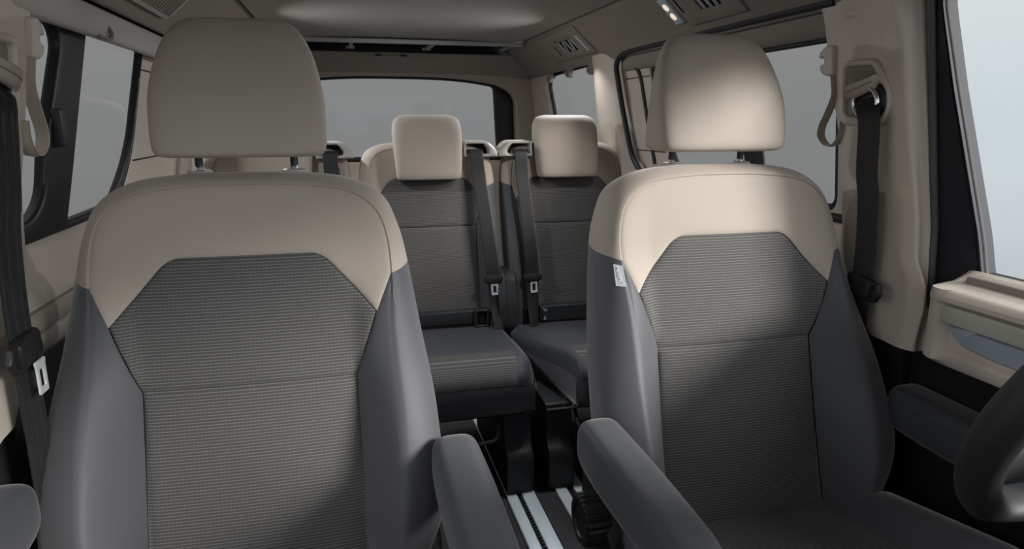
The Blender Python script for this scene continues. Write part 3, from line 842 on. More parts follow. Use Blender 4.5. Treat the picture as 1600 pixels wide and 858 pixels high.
# B-pillars with belt outlets (both sides, the left one a little further forward)
def bpillar(side, dy, nm):
    mb = MB(); rows = []
    for z in np.linspace(.715, 1.42, 44):
        yb = float(np.interp(z, [.715, .76, .85, .957, 1.054, 1.2, 1.36, 1.42], [1.12, 1.16, 1.215, 1.238, 1.236, 1.272, 1.305, 1.33]))
        yc = float(np.interp(z, [.715, .80, .85, .89, 1.016, 1.136, 1.357, 1.42], [1.02, 1.008, 1.012, 1.040, 1.056, 1.080, 1.111, 1.118]))
        yfz = float(np.interp(z, [.715, .80, 1.136, 1.356, 1.42], [.985, 1.004, 1.040, 1.066, 1.072]))
        o = .062 if z < 1.3 else .062 + (z - 1.3) * .25
        row = [(.0, yb + .004), (.03, yb), (.046, yb - .006), (.054, yb - .018), (.056, (yb + yc) / 2 + .02), (o - .004, yc + .04), (o, yc + .012), (o, yc + .002), (o - .003, yc - .010), (o - .010, yc - .024), (.034, yfz + .010), (.026, yfz + .002), (.010, yfz)]
        rows.append([(wx(side, z, q[0]), q[1] + dy, z) for q in [catmull(row, (len(row) - 1) * i / 60) for i in range(61)]])
    grid(mb, rows)
    return struct(mb.build(nm, M['beige_plastic'], angle=60))
bpillar(1, 0.0, 'trim_13'); bpillar(-1, -.055, 'trim_14')
# small badge-like recess plate at the top of the right pillar
mb = MB(); sheet(mb, round_poly([(1.220, 1.351), (1.176, 1.349), (1.177, 1.363), (1.221, 1.366)], .004), lambda y, z, d: (wx(1, z, .066 - edge_round(d, .002)), y, z), .01, back=lambda y, z: (wx(1, z, .05), y, z))
tag(mb.build('cover_cap', M['beige_plastic'], angle=50), 'small rectangular beige cap high on the right door pillar', 'cap')

def front_belt(side, dy, bdy, tdy, label):
    root = thing('seat_belt', label, 'seat belt', (wx(side, 1.15, .07), 1.15 + dy, 1.15), 'seat belts')
    off = np.array(root.location)
    pw = lambda y, z, o: tuple(np.array((wx(side, z, o), y + dy, z)) - off)
    pb = lambda y, z, o: tuple(np.array((wx(side, z, o), y + bdy, z)) - off)
    pt = lambda y, z, o: tuple(np.array((wx(side, z, o), y + tdy, z)) - off)
    # housing: raised rounded frame, darker plate painting in the shade of a recess
    fo = round_poly([(1.222, 1.140), (1.118, 1.136), (1.092, 1.165), (1.090, 1.205), (1.112, 1.240), (1.132, 1.266), (1.226, 1.268)], [.02, .03, .02, .02, .02, .02, .02])
    fi = round_poly([(1.212, 1.160), (1.120, 1.150), (1.100, 1.175), (1.100, 1.205), (1.124, 1.228), (1.136, 1.254), (1.214, 1.256)], [.012, .02, .015, .015, .012, .012, .012])
    mb = MB(); sheet(mb, fo, lambda y, z, d: pw(y, z, .069 - edge_round(d, .006)), .012, holes=[fi], rings=(.001, .003, .006), back=lambda y, z: pw(y, z, .050), bsp=.006)
    h = mb.build('outlet_housing', M['beige_plastic'], root, angle=50)
    mb = MB(); sheet(mb, G(fi, .002), lambda y, z, d: pw(y, z, .0585), .03, rings=(), back=lambda y, z: pw(y, z, .050)); mb.build('recess', M['trimliner'], h)
    # lip over the ring
    mb = MB(); rows = []
    for u in np.linspace(0, 1, 24):
        y = 1.190 - .072 * u; z = 1.203 + .006 * u + .014 * u * u; o = .070 + .014 * math.sin(math.pi * (.10 + .86 * u)) ** .8
        hh = .0145 - .003 * u
        rows.append([pw(y + c * .003, z + s * hh, o + c * .007 + .004 * s) for c, s in [(math.copysign(abs(math.cos(a)) ** .6, math.cos(a)), math.copysign(abs(math.sin(a)) ** .6, math.sin(a))) for a in np.linspace(0, 2 * math.pi, 24, endpoint=False)]])
    grid(mb, rows, closed_u=True, cap=True); ha = mb.build('height_adjuster', M['beige_smooth'], root, angle=60)
    mb = MB(); tube(mb, [pw(1.190 - .070 * u, 1.203 + .006 * u + .014 * u * u, .077 + .0145 * math.sin(math.pi * (.10 + .86 * u)) ** .8) for u in np.linspace(.02, .98, 20)], .0012, 6); mb.build('groove', M['trimliner'], ha)
    # ring and boss
    c = (1.142, 1.184)
    mb = MB(); P = [pw(c[0] + .031 * math.cos(a), c[1] + .029 * math.sin(a), .076) for a in np.linspace(0, 2 * math.pi, 41)]; tube(mb, P, .005, 12, cap=False)
    mb.build('belt_ring', M['chrome'], root)
    mb = MB(); rows = []
    for r_, o in ((.040, .060), (.040, .068), (.036, .071), (.026, .072), (.004, .072)):
        rows.append([pw(c[0] - .006 + r_ * math.cos(a), c[1] + r_ * math.sin(a), o) for a in np.linspace(0, 2 * math.pi, 36, endpoint=False)])
    grid(mb, rows, closed_u=True, cap=True); mb.build('boss', M['black'], root)
    # webbing: down to the floor anchor
    lp = [pw(1.134, 1.192, .074), pw(1.124, 1.174, .086), pb(1.114, 1.14, .090), pb(1.118, 1.05, .088), pb(1.113, 1.0, .087), pb(1.107, .90, .088), pb(1.107, .80, .088), pb(1.11, .64, .086), pb(1.11, .52, .084), pb(1.10, .36, .080)]
    mb = MB(); strap(mb, lp, (0.30 * side, -0.95, 0), .044, .0024, n=90, ribs=3); mb.build('webbing', M['webbing'], root, angle=60)
    # tongue, its holder and stop
    tz = .838 if side < 0 else .824; ty = 1.104
    mb = MB(); rbox(mb, (-.010, -.034, -.022), (.010, .034, .020), .008, mat=Matrix.Translation(pt(ty, tz, .094)) @ Matrix.Rotation(R(8), 4, 'X')); th = mb.build('tongue_holder', M['black'], root)
    mb = MB(); tube(mb, [pt(ty - .030, tz + .012, .094), pt(ty - .046, tz + .008, .094), pt(ty - .052, tz - .006, .094), pt(ty - .044, tz - .02, .094), pt(ty - .028, tz - .022, .094)], .006, 10); mb.build('loop', M['black'], th)
    ex = np.array((0.0, 1.0, 0.0)) if side < 0 else np.array((0.0, -1.0, 0.0))
    mb = MB(); latch(mb, pt(ty + (.004 if side < 0 else .034), tz - .044, .106 if side < 0 else .088), ex, (0, 0, 1), .028, .05); mb.build('latch_plate', M['latch_metal'], root)
    return root
front_belt(1, 0.0, 0.0, 0.0, 'black seat belt in the right door pillar beside the right front seat')
front_belt(-1, -.080, -.076, -.078, 'black seat belt at the left edge of the photo beside the left front seat')

# loops hanging by the pillars
def hang_strap(side, dy, label):
    root = thing('hanging_strap', label, 'strap', (wx(side, 1.28, .06), 1.26 + dy, 1.28), 'hanging strap loops')
    off = np.array(root.location); pw = lambda y, z, o: tuple(np.array((wx(side, z, o), y + dy, z)) - off)
    mb = MB()
    prof = round_poly([(1.252, 1.302), (1.272, 1.303), (1.292, 1.290), (1.294, 1.278), (1.280, 1.281), (1.276, 1.268), (1.292, 1.264), (1.288, 1.250), (1.272, 1.241), (1.250, 1.243)], .005)
    sheet(mb, prof, lambda y, z, d: pw(y, z, .066 - edge_round(d, .004)), .008, back=lambda y, z: pw(y, z, .040), rings=(.001, .004)); mb.build('hook', M['beige_plastic'], root, angle=50)
    path = [(1.257, 1.248), (1.253, 1.225), (1.252, 1.20), (1.272, 1.164), (1.290, 1.136), (1.292, 1.114), (1.272, 1.097), (1.247, 1.100), (1.228, 1.122), (1.222, 1.15)]
    mb = MB(); strap(mb, [pw(y, z, .056) for y, z in path], (1, 0, 0), .020, .0022, n=70, ribs=1); mb.build('loop', M['beige_smooth'], root, angle=60)
hang_strap(1, 0, 'beige strap loop hanging in front of the right side window')
hang_strap(-1, -.050, 'beige strap loop hanging in front of the left side window')

# small hook on the left roof rail
mb = MB(); tube(mb, [tuple(p) for p in spline([(-.728, 1.52, 1.310), (-.722, 1.550, 1.308), (-.719, 1.566, 1.313), (-.720, 1.571, 1.324), (-.729, 1.571, 1.336)], 30)], [.0030] * 12 + [.0045] * 18, 10)
tag(mb.build('coat_hook', M['trimliner']), 'small coat hook on the left roof rail above the window', 'hook')
# three blind hooks over the right quarter window
for (y, z), lb in zip(((3.28, 1.355), (2.99, 1.366), (2.705, 1.360)), ('blind hook over the rear right window, the one nearest the tailgate', 'blind hook over the rear right window, middle of three', 'blind hook over the rear right window, at the pillar')):
    mb = MB(); rbox(mb, (-.012, -.017, -.026), (.012, .017, .022), .005, mat=Matrix.Translation((.735, y, z)))
    tube(mb, [(.722, y, z - .02), (.714, y, z - .014), (.714, y, z + .004)], .004, 8)
    tag(mb.build('blind_hook', M['trimliner']), lb, 'hook', 'blind hooks')

# ------------------------------------------------------------------ right front door
dr = MB(); rows = []
prof = [(.80, .890), (.775, .880), (.755, .873), (.72, .868), (.707, .864), (.701, .857), (.702, .849), (.708, .845), (.716, .843), (.717, .812), (.722, .808), (.722, .764), (.716, .760), (.713, .755), (.714, .742), (.722, .732), (.80, .728)]
for y, s in [(-.3, 1), (0, 1), (.3, 1), (.5, 1), (.7, 1), (.8, 1), (.86, 1), (.884, 1), (.898, 1), (.91, .985), (.922, .92), (.930, .80), (.934, .55), (.935, .1)]:
    k = min(1, max(0, (y - .885) / .012)); e = (1 - s)
    rows.append([(.80 - (.80 - (x + (min(x, .704) - x) * k if .735 < z < .87 and x < .74 else x)) * s, y, .80 + (z - .80) * (1 - .08 * e)) for x, z in prof])
grid(dr, rows); d1 = struct(dr.build('door_1', M['beige_plastic'], angle=35))
mb = MB(); rbox(mb, (.7045, -.3, .811), (.722, .893, .842), .004); mb.build('sage_strip', M['sage'], d1)
ip = round_poly([(-.3, .766), (.80, .772), (.855, .779), (.876, .796), (.882, .809), (-.3, .809)], [.0, .05, .03, .02, .006, .0])
mb = MB(); sheet(mb, ip, lambda y, z, d: (.712 + edge_round(d, .004), y, z), .05, back=lambda y, z: (.725, y, z)); mb.build('brushed_inlay', M['inlay'], d1, angle=50)
mb = MB(); rbox(mb, (.760, -.3, .862), (.81, .905, .886), .006); mb.build('window_sill', M['trimliner'], d1)
mb = MB(); wplate(mb, 1, [(-.3, .05), (1.03, .05), (1.03, .742), (-.3, .742)], .010, .012, r=.004); mb.build('lower_panel', M['black_dull'], d1, angle=50)
mb = MB(); rows = []   # black upper frame of the door
for z in np.linspace(.84, 1.40, 24):
    ya = float(np.interp(z, [.84, 1.136, 1.40], [1.022, 1.052, 1.078])); yb = float(np.interp(z, [.84, .88, 1.205, 1.345, 1.40], [.905, .914, 1.003, 1.036, 1.042]))
    rows.append([(wx(1, z, o), ya + (yb - ya) * u, z) for u, o in ((0, -.02), (0, .010), (.04, .013), (.5, .014), (.9, .012), (.94, .006), (.955, .004), (.965, .012), (1.0, .012), (1.0, -.02))])
grid(mb, rows); mb.build('window_frame', M['navy_black'], d1, angle=35)
mb = MB(); tube(mb, wseam([(1.006, .80), (1.020, .95), (1.038, 1.15), (1.058, 1.37), (1.061, 1.41)], 1, .018, .01), .0075, 10); struct(mb.build('trim_15', M['grey_rubber']))
mb = MB(); rows = []
for z in np.linspace(.872, 1.385, 24):
    yb = float(np.interp(z, [.84, .88, 1.205, 1.345, 1.40], [.901, .910, .999, 1.034, 1.040]))
    rows.append([(wx(1, z, o), yb + e, z) for o, e in ((.010, .0), (.0115, -.002), (.010, -.004), (.006, -.005))])
grid(mb, rows); mb.build('inner_seal', M['seal_pale'], d1, angle=50)
# unseen left front door: panel cut low to let light onto the left seat
mb = MB(); wplate(mb, -1, [(-.3, .05), (.93, .05), (.93, .69), (-.3, .69)], .008, .01, r=.004); struct(mb.build('door_4', M['beige_plastic'], angle=50))

# ------------------------------------------------------------------ roof
mb = MB(); rows = []
for y in [-.08, .0, .1, .5, 1.0, 1.5, 2.0, 2.5, 2.9, 3.1, 3.2, 3.235, 3.25]:
    dz = 0 if y < 3.1 else -.004 * ((y - 3.1) / .15) ** 2
    if y < .1: dz = -.05 * ((.1 - y) / .18) ** 1.5
    rows.append([(x, y, 1.512 + dz + .012 * (1 - (x / .57) ** 2)) for x in np.linspace(-.565, .565, 25)])
grid(mb, rows); grid(mb, [[(p[0], p[1], p[2] + .05) for p in r] for r in rows]); struct(mb.build('ceiling', M['headliner'], angle=60))
mb = MB(); rbox(mb, (-1.0, -.15, 1.575), (1.0, 3.95, 1.61), .015); struct(mb.build('trim_16', M['black_dull']))
for side in (1, -1):
    mb = MB(); rows = []
    pf = [(.572, 1.56), (.574, 1.530), (.578, 1.518), (.586, 1.512), (.60, 1.499), (.64, 1.463), (.68, 1.428), (.698, 1.412), (.706, 1.402), (.714, 1.395), (.722, 1.386), (.728, 1.378), (.736, 1.375), (.745, 1.379), (.752, 1.392), (.77, 1.41), (.80, 1.44)]
    for y in np.linspace(-.06, 3.66, 40):
        rows.append([(side * x, y, z) for x, z in pf])
    grid(mb, rows); struct(mb.build('trim_%d' % (17 if side > 0 else 18), M['trimliner'], angle=50))
    mb = MB(); rbox(mb, (side * .569 - .007, -.05, 1.520), (side * .569 + .007, 3.66, 1.575), .002); struct(mb.build('trim_%d' % (19 if side > 0 else 20), M['black_dull']))
# windscreen header and pillars (behind the camera's view)
mb = MB(); rbox(mb, (-.82, -.14, 1.42), (.82, .02, 1.58), .03); struct(mb.build('trim_21', M['headliner']))
for side in (1, -1):
    mb = MB(); tube(mb, [(side * .80, -.06, 1.46), (side * .84, -.34, 1.18), (side * .87, -.60, .93)], .045, 12); struct(mb.build('trim_%d' % (22 if side > 0 else 23), M['beige_plastic']))
mb = MB(); rows = []
for x in np.linspace(-.85, .85, 24):
    b = .06 * (x / .85) ** 2
    rows.append([(x, -.75 - b, .90), (x, -.5, .93), (x, -.2, .935), (x, .0, .92), (x, .06, .89), (x, .08, .83), (x, .05, .70), (x, .02, .45), (x, .0, .2), (x, -.2, 0)])
grid(mb, rows); struct(mb.build('trim_24', M['charcoal'], angle=60))  # unseen dashboard, put in to block light from below

# dark glass behind the roof panel, bar and stays
mb = MB(); rbox(mb, (-.585, 3.20, 1.535), (.585, 3.72, 1.555), .004); rbox(mb, (-.70, 3.69, 1.44), (.70, 3.72, 1.555), .004); struct(mb.build('trim_25', M['black']))
rb = MB(); rbox(rb, (-.60, 3.246, 1.493), (.585, 3.268, 1.513), .004); br = tag(rb.build('roof_blind_bar', M['grey_metal']), 'grey metal bar across the rear edge of the roof lining', 'bar')
for x, x2, lb in ((-.215, -.220, 'short grey stay behind the roof bar, the left of two'), (.175, .160, 'short grey stay behind the roof bar, the right of two')):
    mb = MB(); tube(mb, [(x, 3.27, 1.508), (x2, 3.58, 1.508)], .010, 8); rbox(mb, (x2 - .022, 3.57, 1.500), (x2 + .022, 3.60, 1.512), .003)
    tag(mb.build('roof_stay', M['grey_metal']), lb, 'bar', 'roof stays')
mb = MB(); rbox(mb, (.545, 3.18, 1.503), (.572, 3.60, 1.518), .004); tag(mb.build('roof_side_rail', M['grey_metal']), 'pale grey rail at the right rear corner of the roof panel', 'bar')

# ------------------------------------------------------------------ tailgate
YT = 3.75
def arch(x): return 1.378 - .055 * (abs(x) / .62) ** 3
wo = [(x, arch(x)) for x in np.linspace(-.60, .60, 25)]
win_o = round_poly([(-.668, .93)] + [(-.655, 1.29)] + [(x, z) for x, z in wo[1:-1]] + [(.655, 1.29), (.668, .93)], [.02, .08] + [0] * 23 + [.08, .02])
win_i = round_poly([(-.565, .955)] + [(-.545, 1.33)] + [(x, arch(x) - .012) for x in np.linspace(-.50, .50, 21)] + [(.545, 1.33), (.565, .955)], [.03, .05] + [0] * 21 + [.05, .03])
mb = MB(); sheet(mb, [(-.80, .0), (.80, .0), (.80, 1.0), (.76, 1.42), (-.76, 1.42), (-.80, 1.0)], lambda x, z, d: (x, YT - .06 + edge_round(d, .02), z), .05, holes=[win_o], rings=(.002, .006, .012, .02), back=lambda x, z: (x, YT + .03, z), bsp=.02)
wb = struct(mb.build('wall_back', M['beige_smooth'], angle=50))
mb = MB(); sheet(mb, G(win_o, .003), lambda x, z, d: (x, YT - .012 + edge_round(d, .006), z), .04, holes=[win_i], rings=(.001, .004), back=lambda x, z: (x, YT + .02, z), bsp=.02); mb.build('window_frame', M['black'], wb, angle=50)
mb = MB(); sheet(mb, win_i, lambda x, z, d: (x, YT + .004, z), .2, rings=(), bsp=.04); struct(mb.build('window_8', M['glass_tint'], smooth=False))
mb = MB(); rows = []
for x in np.linspace(-.78, .78, 40):
    e = (abs(x) / .78) ** 4
    rows.append([(x, YT - .062, 1.392 - .03 * e), (x, YT - .075, 1.40 - .03 * e), (x, YT - .10, 1.43 - .02 * e), (x, YT - .125, 1.460), (x, YT - .138, 1.480), (x, YT - .136, 1.487), (x, YT - .12, 1.490), (x, YT - .02, 1.495)])
grid(mb, rows); struct(mb.build('trim_26', M['headliner'], angle=60))
lr = thing('tailgate_lamp', 'tiny two-part lamp in the lining above the rear window', 'lamp', (-.018, YT - .145, 1.474))
for dx in (-.064, .064):
    mb = MB(); rbox(mb, (dx - .015, .000, -.005), (dx + .015, .012, .004), .002); mb.build('lens', M['black'], lr)
mb = MB(); rbox(mb, (-.045, .004, -.0045), (.045, .013, .0035), .002); mb.build('bar', M['trimliner'], lr)

# ------------------------------------------------------------------ roof-side vents and lamps (on the sloping side panels)
E1 = Vector((.706 - .586, 0, 1.402 - 1.512)).normalized()
def slope(side, u, y, h=0.0):
    """u: metres down the sloping panel from its top edge, h: into the cabin"""
    nx, nz = -.1100, -.1300
    l = math.hypot(nx, nz)
    return (side * (.586 + E1.x * u + nx / l * h), y, 1.512 + E1.z * u + nz / l * h)
def slab(mb, side, poly, h, t, r=.003, sp=.03, holes=(), base=(0, 0, 0)):
    b = np.array(base)
    return sheet(mb, poly, lambda u, y, d: tuple(np.array(slope(side, u, y, h - edge_round(d, r))) - b), sp, holes=holes, rings=(r * .2, r), back=lambda u, y: tuple(np.array(slope(side, u, y, h - t)) - b), bsp=.01)
def rect(u0, u1, y0, y1, r=.004): return round_poly([(u0, y0), (u1, y0), (u1, y1), (u0, y1)], r)

va = thing('air_vent', 'air vent panel in the right roof side above the rear window', 'air vent', slope(1, .08, 2.8))
B0 = tuple(va.location)
mb = MB(); slab(mb, 1, rect(.012, .150, 2.55, 3.04), .007, .010, holes=[rect(.058, .118, 2.655, 2.845), rect(.070, .125, 2.905, 2.930)], base=B0); mb.build('panel', M['trimliner'], va, angle=50)
mb = MB(); slab(mb, 1, rect(.056, .120, 2.653, 2.847), .001, .004, base=B0); mb.build('recess', M['black_dull'], va)
for i, y in enumerate(np.linspace(2.67, 2.83, 5)):
    mb = MB(); u0, u1 = .060, .116
    slab(mb, 1, [(u0, y - .008), (u1, y - .008), (u1, y + .008), (u0, y + .008)] if i not in (1, 3) else [(u0, y - .022), (u1, y + .006), (u1, y + .022), (u0, y - .006)], .0075, .004, r=.001, base=B0); mb.build('vane', M['grey_metal'], va)
mb = MB(); slab(mb, 1, rect(.068, .127, 2.903, 2.932), .001, .004, base=B0); mb.build('slot', M['black_dull'], va)
mb = MB(); slab(mb, 1, rect(.042, .052, 2.83, 2.85), .0085, .004, r=.002, base=B0); mb.build('knob', M['black'], va)
mb = MB(); slab(mb, 1, rect(.052, .130, 2.585, 2.605), .0095, .006, r=.002, base=B0); ls = mb.build('lamp_strip', M['lamp'], va); ls['label'] = 'pale lamp strip'

vb = thing('reading_lamp', 'lit reading lamp with two warm spots in the right roof side', 'lamp', slope(1, .09, 1.85))
B1 = tuple(vb.location)
mb = MB(); slab(mb, 1, rect(.040, .132, 1.825, 1.872, .003), .006, .008, base=B1); mb.build('lens', M['lamp'], vb)
for u in (.068, .102):
    mb = MB(); slab(mb, 1, [(u + .012 * math.cos(a), 1.848 + .011 * math.sin(a)) for a in np.linspace(0, 2 * math.pi, 20, endpoint=False)], .0085, .004, r=.001, sp=.01, base=B1); mb.build('led', M['led'], vb)
vc = thing('air_vent', 'front air vent panel in the right roof side, at the top edge of the photo', 'air vent', slope(1, .09, 1.65))
B2 = tuple(vc.location)
mb = MB(); slab(mb, 1, rect(.010, .148, 1.53, 1.80), .006, .009, holes=[rect(.040, .110, 1.60, 1.70)], base=B2); mb.build('panel', M['trimliner'], vc, angle=50)
mb = MB(); slab(mb, 1, rect(.038, .112, 1.598, 1.702), .001, .004, base=B2); mb.build('recess', M['black_dull'], vc)
for y in (1.62, 1.65, 1.68):
    mb = MB(); slab(mb, 1, [(.042, y - .006), (.108, y - .006), (.108, y + .006), (.042, y + .006)], .0065, .004, r=.001, base=B2); mb.build('vane', M['grey_metal'], vc)
mb = MB(); slab(mb, 1, [(.035, 1.780), (.100, 1.780), (.100, 1.788), (.035, 1.788)], .0075, .003, r=.001, base=B2); mb.build('slot', M['black_dull'], vc)
vd = thing('air_vent', 'ribbed air vent panel in the left roof side at the top edge', 'air vent', slope(-1, .09, 1.8))
B3 = tuple(vd.location)
mb = MB(); slab(mb, -1, rect(.050, .160, 1.40, 1.96, .03), .010, .012, base=B3); mb.build('panel', M['greige'], vd, angle=50)
for y in np.arange(1.44, 1.94, .022):
    mb = MB(); slab(mb, -1, [(.062, y), (.148, y), (.148, y + .009), (.062, y + .009)], .0135, .006, r=.002, base=B3); mb.build('rib', M['trimliner'], vd)

# ------------------------------------------------------------------ floor and tracks
mb = MB(); rbox(mb, (-.84, -.6, -.05), (.84, 3.78, -.002), .01); struct(mb.build('floor', M['carpet']))
mb = MB(); rbox(mb, (.252, .9, -.004), (.312, 3.3, .003), .002); rbox(mb, (-.15, .9, -.004), (.152, 3.3, .003), .002); struct(mb.build('trim_27', M['carpet']))
for x0, x1, x2, x3, lb in ((.157, .190, .206, .247, 'aluminium floor track left of the dark floor strip, under the middle rear seat'), (.317, .353, .376, .410, 'aluminium floor track beside the right front seat, running under the right rear seat')):
    t = thing('floor_track', lb, 'floor rail', (x0, 1.9, 0), 'floor tracks')
    for a, b in ((x0, x1), (x2, x3)):
        mb = MB(); rbox(mb, (a - x0, -.95, -.002), (b - x0, 1.4, .009), .002); mb.build('rail_strip', M['alu'], t)
    mb = MB(); rbox(mb, (x1 - x0, -.95, -.004), (x2 - x0, 1.4, .001), .0005); gv = mb.build('groove', M['black_dull'], t)
    mb = MB()
    for y in np.arange(-.9, 0.1, .016): rbox(mb, (x2 - x0 - .007, y, .0005), (x2 - x0 - .0005, y + .009, .006), .0008, seg=1)
    mb.build('toothed_strip', M['charcoal'], gv)

# ------------------------------------------------------------------ steering wheel
sw = thing('steering_wheel', 'black leather steering wheel cut by the right edge of the photo', 'steering wheel', (.427, .40, .906))
A = R(25); Rw = .175
def wp(a, r, h=0.0):
    x, v = r * math.cos(a), r * math.sin(a)
    if v < -.135: v = -.135 + (v + .135) * .35      # flattened bottom
    return Vector((x, -v * math.sin(A) + h * math.cos(A), v * math.cos(A) + h * math.sin(A)))
mb = MB(); rows = []
for k in range(97):
    a = 2 * math.pi * k / 96; c = wp(a, Rw); rad = (wp(a, Rw + .01) - c).normalized(); nn = Vector((0, math.cos(A), math.sin(A)))
    rows.append([c + rad * .0185 * math.cos(b) + nn * .0195 * math.sin(b) for b in np.linspace(0, 2 * math.pi, 28, endpoint=False)])
grid(mb, rows, closed_u=True); mb.build('rim', M['wheel'], sw, angle=70)
for a0, wd in ((R(205), .026), (R(335), .026), (R(270), .030)):
    mb = MB(); rows = []
    for r_ in np.linspace(.04, Rw - .004, 12):
        c = wp(a0, r_, -.012 + .012 * (r_ / Rw)); t = Vector((-math.sin(a0), -math.cos(a0) * math.sin(A), math.cos(a0) * math.cos(A)))
        nn = Vector((0, math.cos(A), math.sin(A))); w = wd * (1.25 - .35 * r_ / Rw)
        rows.append([c + t * w * math.copysign(abs(math.cos(b)) ** .6, math.cos(b)) + nn * .009 * math.copysign(abs(math.sin(b)) ** .6, math.sin(b)) for b in np.linspace(0, 2 * math.pi, 24, endpoint=False)])
    grid(mb, rows, closed_u=True, cap=True); s = mb.build('spoke', M['wheel_spoke'], sw, angle=70)
mb = MB(); rows = []
for r_, h in ((.004, .016), (.04, .015), (.058, .008), (.062, -.004), (.060, -.02), (.045, -.05)):
    rows.append([wp(b, r_, h) for b in np.linspace(0, 2 * math.pi, 40, endpoint=False)])
grid(mb, rows, closed_u=True, cap=True); mb.build('hub', M['wheel'], sw, angle=50)
mb = MB(); nn = Vector((0, math.cos(A), math.sin(A))); tube(mb, [nn * -.03, nn * -.36], .035, 20); mb.build('column', M['black'], sw)
# stitching where the lower spokes meet the rim
mb = MB()
for a0 in (R(205), R(335)):
    for i in range(12):
        for sg in (-1, 1):
            t = (i - 5.5) * .0036
            c = wp(a0, Rw - .028 + sg * .003, .0085); tt = Vector((-math.sin(a0), -math.cos(a0) * math.sin(A), math.cos(a0) * math.cos(A)))
            tube(mb, [c + tt * t, c + tt * (t + .002) + (wp(a0, .1) - wp(a0, .11)) * .2 * sg], .0007, 6)
mb.build('stitching', M['black'], sw)

# ------------------------------------------------------------------ outside
mb = MB(); rows = []
for r_ in (.5, 3, 8, 20, 50, 120, 300, 600):
    rows.append([(r_ * math.cos(a), 2 + r_ * math.sin(a), -.45) for a in np.linspace(0, 2 * math.pi, 64, endpoint=False)])
grid(mb, rows, closed_u=True, cap=False)
M['ground'].node_tree.nodes['Principled BSDF'].inputs['Coat Weight'].default_value = 1.0
M['ground'].node_tree.nodes['Principled BSDF'].inputs['Coat Roughness'].default_value = 0.0
M['ground'].node_tree.nodes['Principled BSDF'].inputs['Coat IOR'].default_value = 1.5
struct(mb.build('ground', M['ground'], smooth=False))

# ------------------------------------------------------------------ light
REAR_W, READ_W = 3.4, 2.3
w = bpy.data.worlds.new('sky'); SC.world = w; w.use_nodes = True
nt = w.node_tree; bg = nt.nodes['Background']
tc = nt.nodes.new('ShaderNodeTexCoord'); sx = nt.nodes.new('ShaderNodeSeparateXYZ'); L(nt, tc.outputs['Generated'], sx.inputs[0])
cr = nt.nodes.new('ShaderNodeValToRGB')
el = cr.color_ramp.elements
el[0].position = 0.0; el[0].color = (.62, .685, .72, 1)
el[1].position = 1.0; el[1].color = (.78, .80, .82, 1)
e = el.new(.12); e.color = (.70, .745, .765, 1)
L(nt, math_node(nt, 'MAXIMUM', sx.outputs['Z'], 0.0), cr.inputs[0]); L(nt, cr.outputs[0], bg.inputs['Color'])
# bright overcast sky: broad lobes (azimuth from straight ahead of the vehicle, elevation, tightness, gain) and a brighter zenith
LOBES = [(48, 15, 8.0, 4.6), (0, 15, 8.0, 0.9), (-78, 22, 10.0, 2.0)]
ZENITH = 4.0
def sky_dir(az, el): return (math.sin(R(az)) * math.cos(R(el)), -math.cos(R(az)) * math.cos(R(el)), math.sin(R(el)))
mr = N(nt, 'ShaderNodeMapRange', interpolation_type='SMOOTHSTEP'); mr.inputs['From Min'].default_value = .5; mr.inputs['From Max'].default_value = .9
mr.inputs['To Max'].default_value = ZENITH; L(nt, sx.outputs['Z'], mr.inputs['Value'])
acc = math_node(nt, 'ADD', mr.outputs['Result'], 1.0)
for az, el_, pw_, gain in LOBES:
    dv = nt.nodes.new('ShaderNodeVectorMath'); dv.operation = 'DOT_PRODUCT'
    L(nt, tc.outputs['Generated'], dv.inputs[0]); dv.inputs[1].default_value = sky_dir(az, el_)
    acc = math_node(nt, 'ADD', acc, math_node(nt, 'MULTIPLY', math_node(nt, 'POWER', math_node(nt, 'MAXIMUM', dv.outputs['Value'], 0.0), pw_), gain))
L(nt, acc, bg.inputs['Strength'])

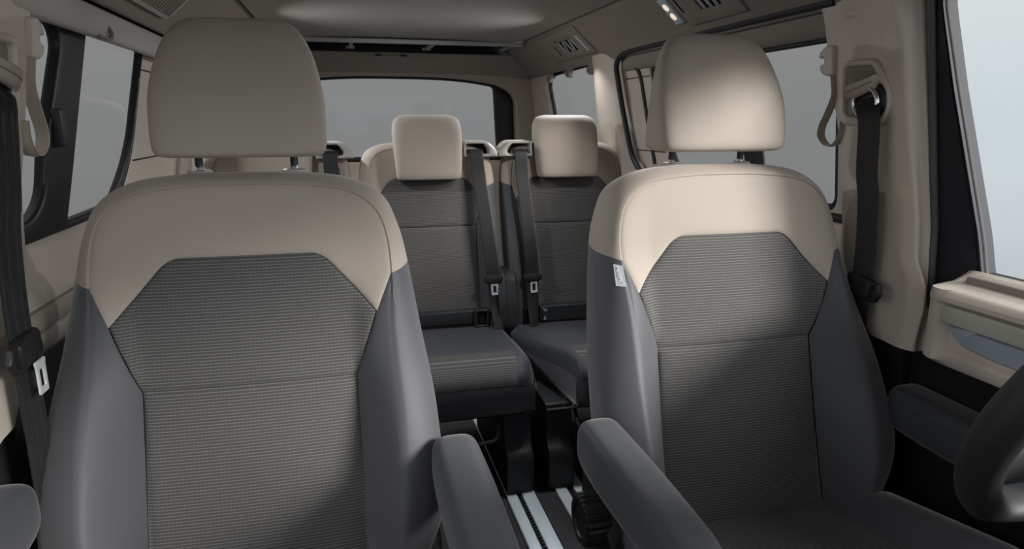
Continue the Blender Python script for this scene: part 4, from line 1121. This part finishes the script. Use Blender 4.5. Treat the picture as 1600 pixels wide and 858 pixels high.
def sun(name, az, elev, strength, angle, col):
    """az: degrees from straight ahead of the vehicle (-Y) towards +X"""
    l = bpy.data.lights.new(name, 'SUN'); l.energy = strength; l.angle = R(angle); l.color = col
    o = bpy.data.objects.new(name, l); COL.objects.link(o)
    d = Vector((math.sin(R(az)) * math.cos(R(elev)), -math.cos(R(az)) * math.cos(R(elev)), math.sin(R(elev))))
    o.rotation_euler = d.to_track_quat('Z', 'Y').to_euler(); o.location = d * 10
    return o
sun('sun', 52, 21.5, 6.0, 15, (1.0, .97, .93))

def cabin_light(name, p, n, size, energy, col=(.95, .98, 1.0), spread=180):
    """area light added to brighten the cabin"""
    l = bpy.data.lights.new(name, 'AREA'); l.shape = 'RECTANGLE'; l.size, l.size_y = size; l.energy = energy; l.color = col
    l.spread = R(spread)
    o = bpy.data.objects.new(name, l); COL.objects.link(o)
    o.location = p; o.rotation_euler = Vector(n).to_track_quat('-Z', 'Y').to_euler()
    return o
for side in (1, -1):
    nrm = (-side * .646, 0, -.763)
    cabin_light('rear_fill', slope(side, .09, 2.595, .016), nrm, (.10, .03), REAR_W, spread=150)  # added fill for the rear; only the right one has a lamp strip
    cabin_light('reading_lamp', slope(side, .086, 1.848, .016), nrm, (.08, .04), READ_W, spread=130)  # left one is an added mirror copy, no lamp there

# ------------------------------------------------------------------ camera
cam = bpy.data.cameras.new('camera'); co = bpy.data.objects.new('camera', cam); COL.objects.link(co)
f = 1040.0
cam.sensor_width = 36; cam.sensor_fit = 'HORIZONTAL'; cam.lens = 36 * f / 1600; cam.clip_start = .02; cam.clip_end = 2000
p = math.atan2(241, f)
Yc = Vector((-265, 241, f)).normalized()          # world Y in camera axes (right, up, forward)
Zc = Vector((0, math.cos(p), -math.sin(p)))
Xv = Yc.cross(Zc); Xv = Xv if Xv.x > 0 else -Xv
right = Vector((Xv.x, Yc.x, Zc.x)); up = Vector((Xv.y, Yc.y, Zc.y)); fw = Vector((Xv.z, Yc.z, Zc.z))
co.matrix_world = Matrix(((right.x, up.x, -fw.x, -.277), (right.y, up.y, -fw.y, 0), (right.z, up.z, -fw.z, 1.15), (0, 0, 0, 1)))
SC.camera = co
SC.view_settings.view_transform = 'Standard'; SC.view_settings.look = 'None'; SC.view_settings.exposure = 0.0; SC.view_settings.gamma = 1.0
SC.view_settings.use_curve_mapping = False
SC.cycles.use_denoising = True
SC.cycles.max_bounces = 10; SC.cycles.diffuse_bounces = 6; SC.cycles.transparent_max_bounces = 12
SC.cycles.sample_clamp_indirect = 4.0
